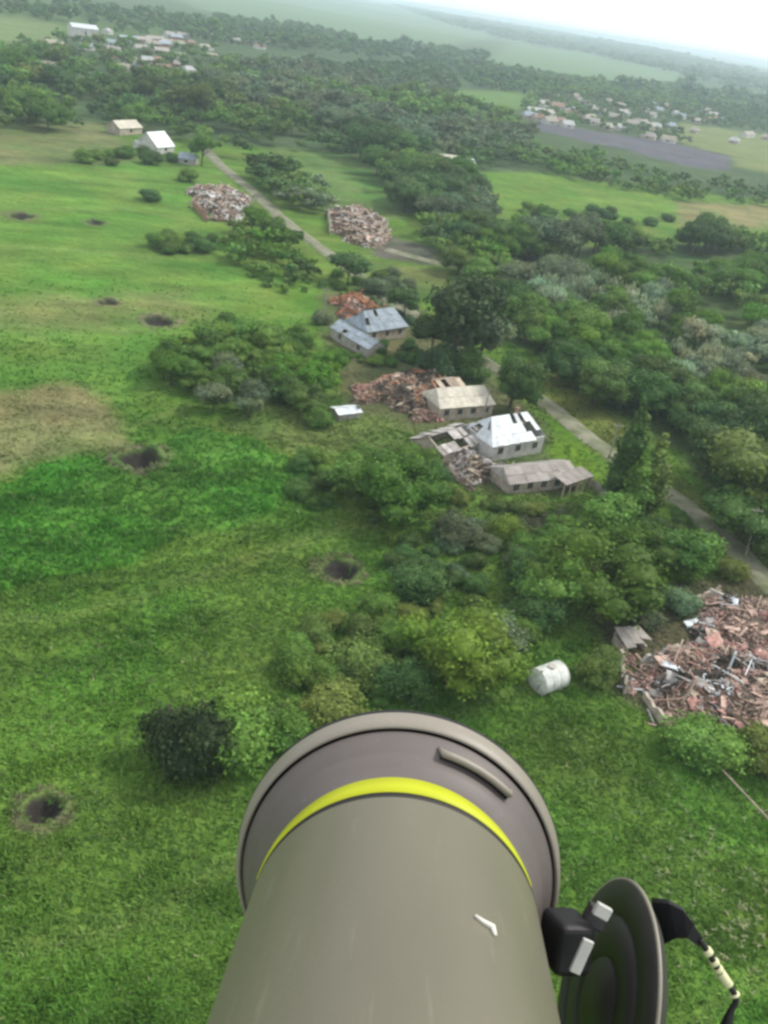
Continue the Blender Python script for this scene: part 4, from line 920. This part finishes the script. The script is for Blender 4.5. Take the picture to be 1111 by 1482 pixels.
pole(880, 665, 6.5, 'utility pole left of the tall dark poplar', (0, 0))
pole(300, 230, 8, 'utility pole at the top of the upper road', (0, 0))
a, b = U(1038, 1124), U(1150, 1238)
e = empty('fallen_pole', G(a)); d = (G(b) - G(a)); setp(e, 'long thin pale pole lying in the grass at lower right', 'pole')
MB().tube([(0, 0, 1.0), tuple(d * .5 + Vector((0, 0, .8))), tuple(d + Vector((0, 0, .6)))], [.09, .10, .11], 7).build('pole_shaft', M['palewood'], e)
MB().tube([tuple(d * .52 + Vector((0, 0, .4))), tuple(d * .52 + Vector((2.2, .9, .7)))], [.035, .02], 6).build('side_branch', M['palewood'], e)
o = MB().tube([U(768, 853) + Vector((0, 0, 1.2)), U(795, 884) + Vector((0, 0, .3))], [.09, .06], 6).build('fallen_branch', M['bark']); setp(o, 'bare grey branch sticking out of the thicket behind the white tank', 'branch')
o = MB().tube([U(715, 940) + Vector((0, 0, .5)), U(745, 953) + Vector((0, 0, .25))], [.06, .05], 6).build('wooden_stake', M['palewood']); setp(o, 'short pale stick in the grass left of the white tank', 'stick')
# fence along the road side of the low long house
a, b = U(848, 700), U(890, 738)
e = empty('garden_fence', G(a), math.atan2((b - a).y, (b - a).x)); Ln = (b - a).xy.length; setp(e, 'weathered board fence between the low long house and the poplars', 'fence')
nb = int(Ln / .28); bm_ = MB().box((0, 0, .75), (.2, .04, 1.6)).mesh('board', M['brownroof'])
for i in range(nb):
    o = link(bpy.data.objects.new('board', bm_), e); o.location = (i * .28, 0, random.uniform(-.1, .1)); o.rotation_euler = (random.uniform(-.06, .06), random.uniform(-.04, .04), 0)
for z in (.4, 1.2): MB().box((Ln / 2, .06, z), (Ln, .06, .08)).build('rail', M['brownroof'], e)

# ------------------------------------------------------------------ the tube carried under the camera
AX = ray(621, 560)
RB = .06; ZB = RB * F / 211.0           # body radius and the depth of its painted band
K = ZB
def cray(px, py):                        # point at unit depth along the view
    v = Fw + CR * ((px - PW / 2) / F) - CU * ((py - PH / 2) / F); return v
c_b = CP + cray(568, 1352) * ZB          # centre of the tube at the band
ax = AX
rt = (CR - ax * CR.dot(ax)).normalized(); up = rt.cross(ax); up.normalize()
TM = Matrix((rt, up, ax)).transposed().to_4x4()     # local Z along the tube, Y towards the camera side
if (up.dot(CU)) < 0: rt = -rt; up = -up; TM = Matrix((rt, up, ax)).transposed().to_4x4()
te = bpy.data.objects.new('carried_tube', None); te.empty_display_size = .05; COL.objects.link(te)
TM.translation = c_b; te.matrix_world = TM
setp(te, 'large olive grey tube with a yellow band and a flared round cap at bottom centre', 'tube')
def paint(name, c, rough=.5, spec=.4, bump=.05, var=.12, scale=14, streak=False):
    mt, n, b, o = newmat(name); t = n.nodes.new('ShaderNodeTexCoord'); z = n.nodes.new('ShaderNodeTexNoise'); z.inputs['Scale'].default_value = scale; z.inputs['Detail'].default_value = 7
    mpn = n.nodes.new('ShaderNodeMapping'); mpn.inputs['Scale'].default_value = (1, 1, .25) if streak else (1, 1, 1)
    r_ = n.nodes.new('ShaderNodeValToRGB'); r_.color_ramp.elements[0].position = .3; r_.color_ramp.elements[1].position = .7
    r_.color_ramp.elements[0].color = (*[x * (1 - var) for x in c], 1); r_.color_ramp.elements[1].color = (*[x * (1 + var) for x in c], 1)
    n.links.new(t.outputs['Object'], mpn.inputs[0]); n.links.new(mpn.outputs[0], z.inputs['Vector']); n.links.new(z.outputs['Fac'], r_.inputs[0])
    # fine scuffs and dust specks, worn through to a paler tone
    m3 = n.nodes.new('ShaderNodeMapping'); m3.inputs['Scale'].default_value = (1, 1, .12) if streak else (1, 1, 1); m3.inputs['Rotation'].default_value = (.3, .5, 0)
    z3 = n.nodes.new('ShaderNodeTexNoise'); z3.inputs['Scale'].default_value = scale * 16; z3.inputs['Detail'].default_value = 4
    g3 = n.nodes.new('ShaderNodeMapRange'); g3.inputs[1].default_value = .64; g3.inputs[2].default_value = .74; g3.inputs[4].default_value = .3
    x3 = n.nodes.new('ShaderNodeMix'); x3.data_type = 'RGBA'; x3.inputs['B'].default_value = (*[min(.6, x * 1.5 + .03) for x in c], 1)
    n.links.new(t.outputs['Object'], m3.inputs[0]); n.links.new(m3.outputs[0], z3.inputs['Vector']); n.links.new(z3.outputs['Fac'], g3.inputs[0])
    n.links.new(g3.outputs[0], x3.inputs['Factor']); n.links.new(r_.outputs[0], x3.inputs['A']); n.links.new(x3.outputs['Result'], b.inputs['Base Color'])
    z2 = n.nodes.new('ShaderNodeTexNoise'); z2.inputs['Scale'].default_value = scale * 30; n.links.new(t.outputs['Object'], z2.inputs['Vector'])
    mr = n.nodes.new('ShaderNodeMapRange'); mr.inputs[3].default_value = rough - .08; mr.inputs[4].default_value = rough + .12; n.links.new(z.outputs['Fac'], mr.inputs[0]); n.links.new(mr.outputs[0], b.inputs['Roughness'])
    b.inputs['Specular IOR Level'].default_value = spec
    bu = n.nodes.new('ShaderNodeBump'); bu.inputs['Strength'].default_value = bump; bu.inputs['Distance'].default_value = .001; n.links.new(z2.outputs['Fac'], bu.inputs['Height']); n.links.new(bu.outputs[0], b.inputs['Normal'])
    return mt
PO = paint('olive_paint', (.138, .130, .092), .42, .5, .12, .17, 12, True)
PD = paint('dark_groove', (.03, .028, .026), .6)
PY = paint('yellow_paint', (.42, .46, .012), .5, .3, .05, .08, 25)
PG = paint('mauve_grey_plastic', (.115, .100, .095), .5, .4, .1, .12, 20)
PL = paint('light_rim', (.22, .20, .165), .45, .5, .08, .1, 20)
PK = paint('black_rubber', (.012, .012, .014), .55, .35, .1, .3, 30)
PB = paint('charcoal_casing', (.036, .035, .036), .5, .4, .1, .2, 25)
PM = paint('bright_metal', (.45, .45, .43), .35, .6, .05, .1, 60)
PT = paint('pale_yellow_tape', (.62, .62, .38), .6, .3, .05, .1, 60)
def lz(z, k): return ((z - 1) * K, RB * (k if k < 1.02 else 1.02 + (k - 1.02) * .86))      # depth and radius relative to the band
def ring(name, prof, mat, parent=te, n=160): return MB().lathe([lz(*q) for q in prof], n).build(name, mat, parent, True)
ring('body', [(.30, .985), (.5, 1), (.7, 1), (.9, 1), (.998, 1)], PO)
ring('groove', [(.998, 1.0), (.9985, .985), (1.009, .985), (1.0095, 1.0)], PD)
mb = MB(); nn = 120; vs = []
for q_ in range(nn + 1):
    dg = -66 + 140 * q_ / nn; t_ = math.radians(94 - dg); wq = .036 * max(.02, math.cos(math.radians((dg - 4) * 90 / 71))) ** .75
    for zz, kk in ((1.0095, 1.0), (1.0097, 1.007), (1.0095 + wq, 1.007), (1.0098 + wq, 1.0)):
        z_, r_ = lz(zz, kk); vs.append((r_ * math.cos(t_), r_ * math.sin(t_), z_))
mb.add(vs, [(q_ * 4 + k, q_ * 4 + k + 1, q_ * 4 + k + 5, q_ * 4 + k + 4) for q_ in range(nn) for k in range(3)]).build('yellow_band', PY, te, True)
ring('collar', [(1.0095, 1.0), (1.03, 1.0), (1.05, 1.0), (1.056, 1.0), (1.068, 1.05), (1.078, 1.085), (1.083, 1.088), (1.086, 1.10)], PG)
ring('flange', [(1.086, 1.10), (1.092, 1.13), (1.108, 1.195), (1.113, 1.205)], PG)
ring('seam', [(1.113, 1.205), (1.122, 1.203), (1.125, 1.216)], PK)
ring('rim', [(1.125, 1.216), (1.112, 1.232), (1.113, 1.255), (1.124, 1.285), (1.140, 1.300), (1.146, 1.296), (1.158, 1.262), (1.172, 1.18), (1.186, .9), (1.19, .5), (1.192, .001)], PL)
ring('outer_seal', [(1.141, 1.298), (1.144, 1.307), (1.149, 1.303), (1.151, 1.285)], PK)
# bent clip lying on the flange, upper right
def onring(ang_, z, k):
    t = math.radians(ang_); zz, r_ = lz(z, k); return Vector((r_ * math.cos(t), r_ * math.sin(t), zz))
mb = MB(); pts = [onring(a_, 1.082, 1.165) for a_ in (72, 69, 64, 58, 52, 47, 44)]
mb.tube([onring(74, 1.098, 1.16)] + pts + [onring(42.5, 1.10, 1.16)], [.0008] + [.0017] * 7 + [.0010], 8); mb.build('clip', PL, te, True)
mb = MB(); mb.tube([onring(a_, 1.090, 1.125) for a_ in (73, 66, 58, 50, 43)], .0022, 8); mb.build('clip_base', PK, te, True)
# small pale cable tie stub on the body
def onbody(px, py, lift=.0006):
    d = cray(px, py); o_ = CP - c_b
    dd = Vector((d.dot(rt), d.dot(up), d.dot(ax))); oo = Vector((o_.dot(rt), o_.dot(up), o_.dot(ax)))
    A_ = dd.x ** 2 + dd.y ** 2; B_2 = 2 * (dd.x * oo.x + dd.y * oo.y); C_ = oo.x ** 2 + oo.y ** 2 - (RB + lift) ** 2
    t = (-B_2 - math.sqrt(max(0, B_2 * B_2 - 4 * A_ * C_))) / (2 * A_); return oo + dd * t
MB().tube([onbody(687, 1325), onbody(699, 1334), onbody(712, 1342), onbody(717, 1354)], [.0006, .0009, .0013, .0006], 6).build('white_scratch', paint('white_mark', (.6, .58, .52)), te, True)
# the round charcoal housing at lower right
hc = CP + cray(863, 1452) * .40
axis = (CR * .93 - Fw * .30 + CU * .20).normalized()   # face normal points right and back
n1 = (-axis)                                            # visible broad face looks left towards the tube
# visible face: its normal leans to the camera
vr = cray(863, 1452).normalized(); pr = (CR - vr * CR.dot(vr)).normalized(); pu = vr.cross(pr) * -1
if pu.dot(CU) < 0: pu = -pu
pr2 = (pr * .965 - pu * .26).normalized(); fn = (-pr2 * .925 - vr * .38).normalized()
ry = (CU + CR * .27); ry = (ry - fn * ry.dot(fn)).normalized(); rx = ry.cross(fn)
DM = Matrix((rx, ry, fn)).transposed().to_4x4(); DM.translation = hc
de = bpy.data.objects.new('round_housing', None); de.empty_display_size = .05; COL.objects.link(de); de.matrix_world = DM
setp(de, 'charcoal round housing hanging at the right of the large tube', 'housing')
RH = .0545
def rg(name, prof, mat, c=(0, 0), n=96): return MB().lathe([(z, r_) for z, r_ in prof], n, Matrix.Translation((c[0], c[1], 0))).build(name, mat, de, True)
rg('casing', [(-.016, 0), (-.015, RH * .45), (-.009, RH * .90), (-.004, RH * .99)], PB)
rg('edge_trim', [(-.004, RH * .99), (-.0038, RH * 1.004), (-.0026, RH * 1.004), (-.0024, RH * .985)], PL)
rg('face', [(-.0024, RH * .985), (-.0014, RH * .95), (-.0006, RH * .72), (-.0014, RH * .715), (-.0014, RH * .69), (-.0004, RH * .68), (0, RH * .38), (-.0006, RH * .375), (-.0006, RH * .355), (.0006, RH * .345), (.0006, 0)], PB)
# connecting block, label and small box, strap and cable
def cb(name, px, py, dep, size, mat, label, cat, rz=0, parent=None, tilt=0):
    R = Matrix((CR, CU, -Fw)).transposed() @ Matrix.Rotation(rz, 3, 'Z') @ Matrix.Rotation(tilt, 3, 'Y')
    c = CP + cray(px, py) * dep; o = MB().box((0, 0, 0), size).build(name, mat); o.matrix_world = Matrix.Translation(c) @ R.to_4x4()
    bv = o.modifiers.new('bevel', 'BEVEL'); bv.width = min(size) * .18; bv.segments = 3
    if label: setp(o, label, cat)
    else:
        mw = o.matrix_world.copy(); o.parent = parent; o.matrix_parent_inverse = Matrix.Identity(4); o.matrix_basis = parent.matrix_world.inverted() @ mw
    return o
bpy.context.view_layer.update()
cb('bracket', 818, 1362, .385, (.017, .022, .02), PK, 'black block joining the large tube to the round housing', 'bracket', -.15, tilt=.3)
cb('clasp', 841, 1384, .366, (.0046, .0145, .002), PM, None, None, -.42, parent=de)
cb('catch', 871, 1319, .378, (.007, .0055, .003), PM, None, None, -.5, parent=de)
cb('catch_base', 862, 1327, .386, (.010, .009, .006), PB, None, None, -.5, parent=de)
up_ = [(945, 1306), (968, 1308), (988, 1318), (1003, 1337), (1018, 1362)]; lo_ = [(945, 1384), (962, 1366), (978, 1358), (994, 1358), (1011, 1371)]; dd_ = [.41, .402, .398, .395, .395]
vs = []
for a_, b_, d_ in zip(up_, lo_, dd_):
    A1, B1 = CP + cray(*a_) * d_, CP + cray(*b_) * d_; vs += [A1, B1, B1 + Fw * .003 + (B1 - A1) * .04, A1 + Fw * .003 - (B1 - A1) * .04]
fs = [(i * 4 + k, (i + 1) * 4 + k, (i + 1) * 4 + (k + 1) % 4, i * 4 + (k + 1) % 4) for i in range(4) for k in range(4)] + [(0, 1, 2, 3), (19, 18, 17, 16)]
o = MB().add(vs, fs).build('strap', PK); setp(o, 'black curved strap arching out from behind the round housing', 'strap')
cp = [(1012, 1360), (1020, 1372), (1030, 1388), (1042, 1408), (1054, 1426), (1062, 1438), (1064, 1450), (1056, 1466), (1046, 1500)]
ce = bpy.data.objects.new('cable', None); ce.location = CP + cray(*cp[0]) * .395; COL.objects.link(ce); setp(ce, 'thin black cable bound with pale yellow ties at lower right', 'cable')
org = ce.location
S = spline([tuple(CP + cray(*q) * .395 - org) for q in cp], .0008)
MB().tube([tuple(q) for q in S], [.0013 + .0022 * max(0, (i / len(S) - .72) / .28) for i in range(len(S))], 10).build('cable_core', PK, ce, True)
for f0, f1 in ((.12, .17), (.23, .27), (.30, .34), (.36, .46), (.47, .50), (.58, .61)):
    i0, i1 = int(f0 * len(S)), int(f1 * len(S)); MB().tube([tuple(q) for q in S[i0:i1 + 1]], .0022, 12).build('tie', PT, ce, True)

# ------------------------------------------------------------------ haze
mb = MB(); mb.box((0, 0, 40), (33000, 33000, 2 * 45)); 
hz_ = MB().box((0, 3000, 33), (34000, 38000, 78)).mesh('haze', None)
mt = bpy.data.materials.new('haze'); mt.use_nodes = True; n = mt.node_tree; n.nodes.clear(); o = n.nodes.new('ShaderNodeOutputMaterial'); pv = n.nodes.new('ShaderNodeVolumePrincipled')
pv.inputs['Color'].default_value = (.74, .90, 1, 1); pv.inputs['Density'].default_value = HAZE_DENSITY; pv.inputs['Anisotropy'].default_value = .2
n.links.new(pv.outputs[0], o.inputs['Volume']); hz_.materials.append(mt)
setp(link(bpy.data.objects.new('haze', hz_)), 'pale bluish haze over the whole valley', 'haze', None, 'stuff')
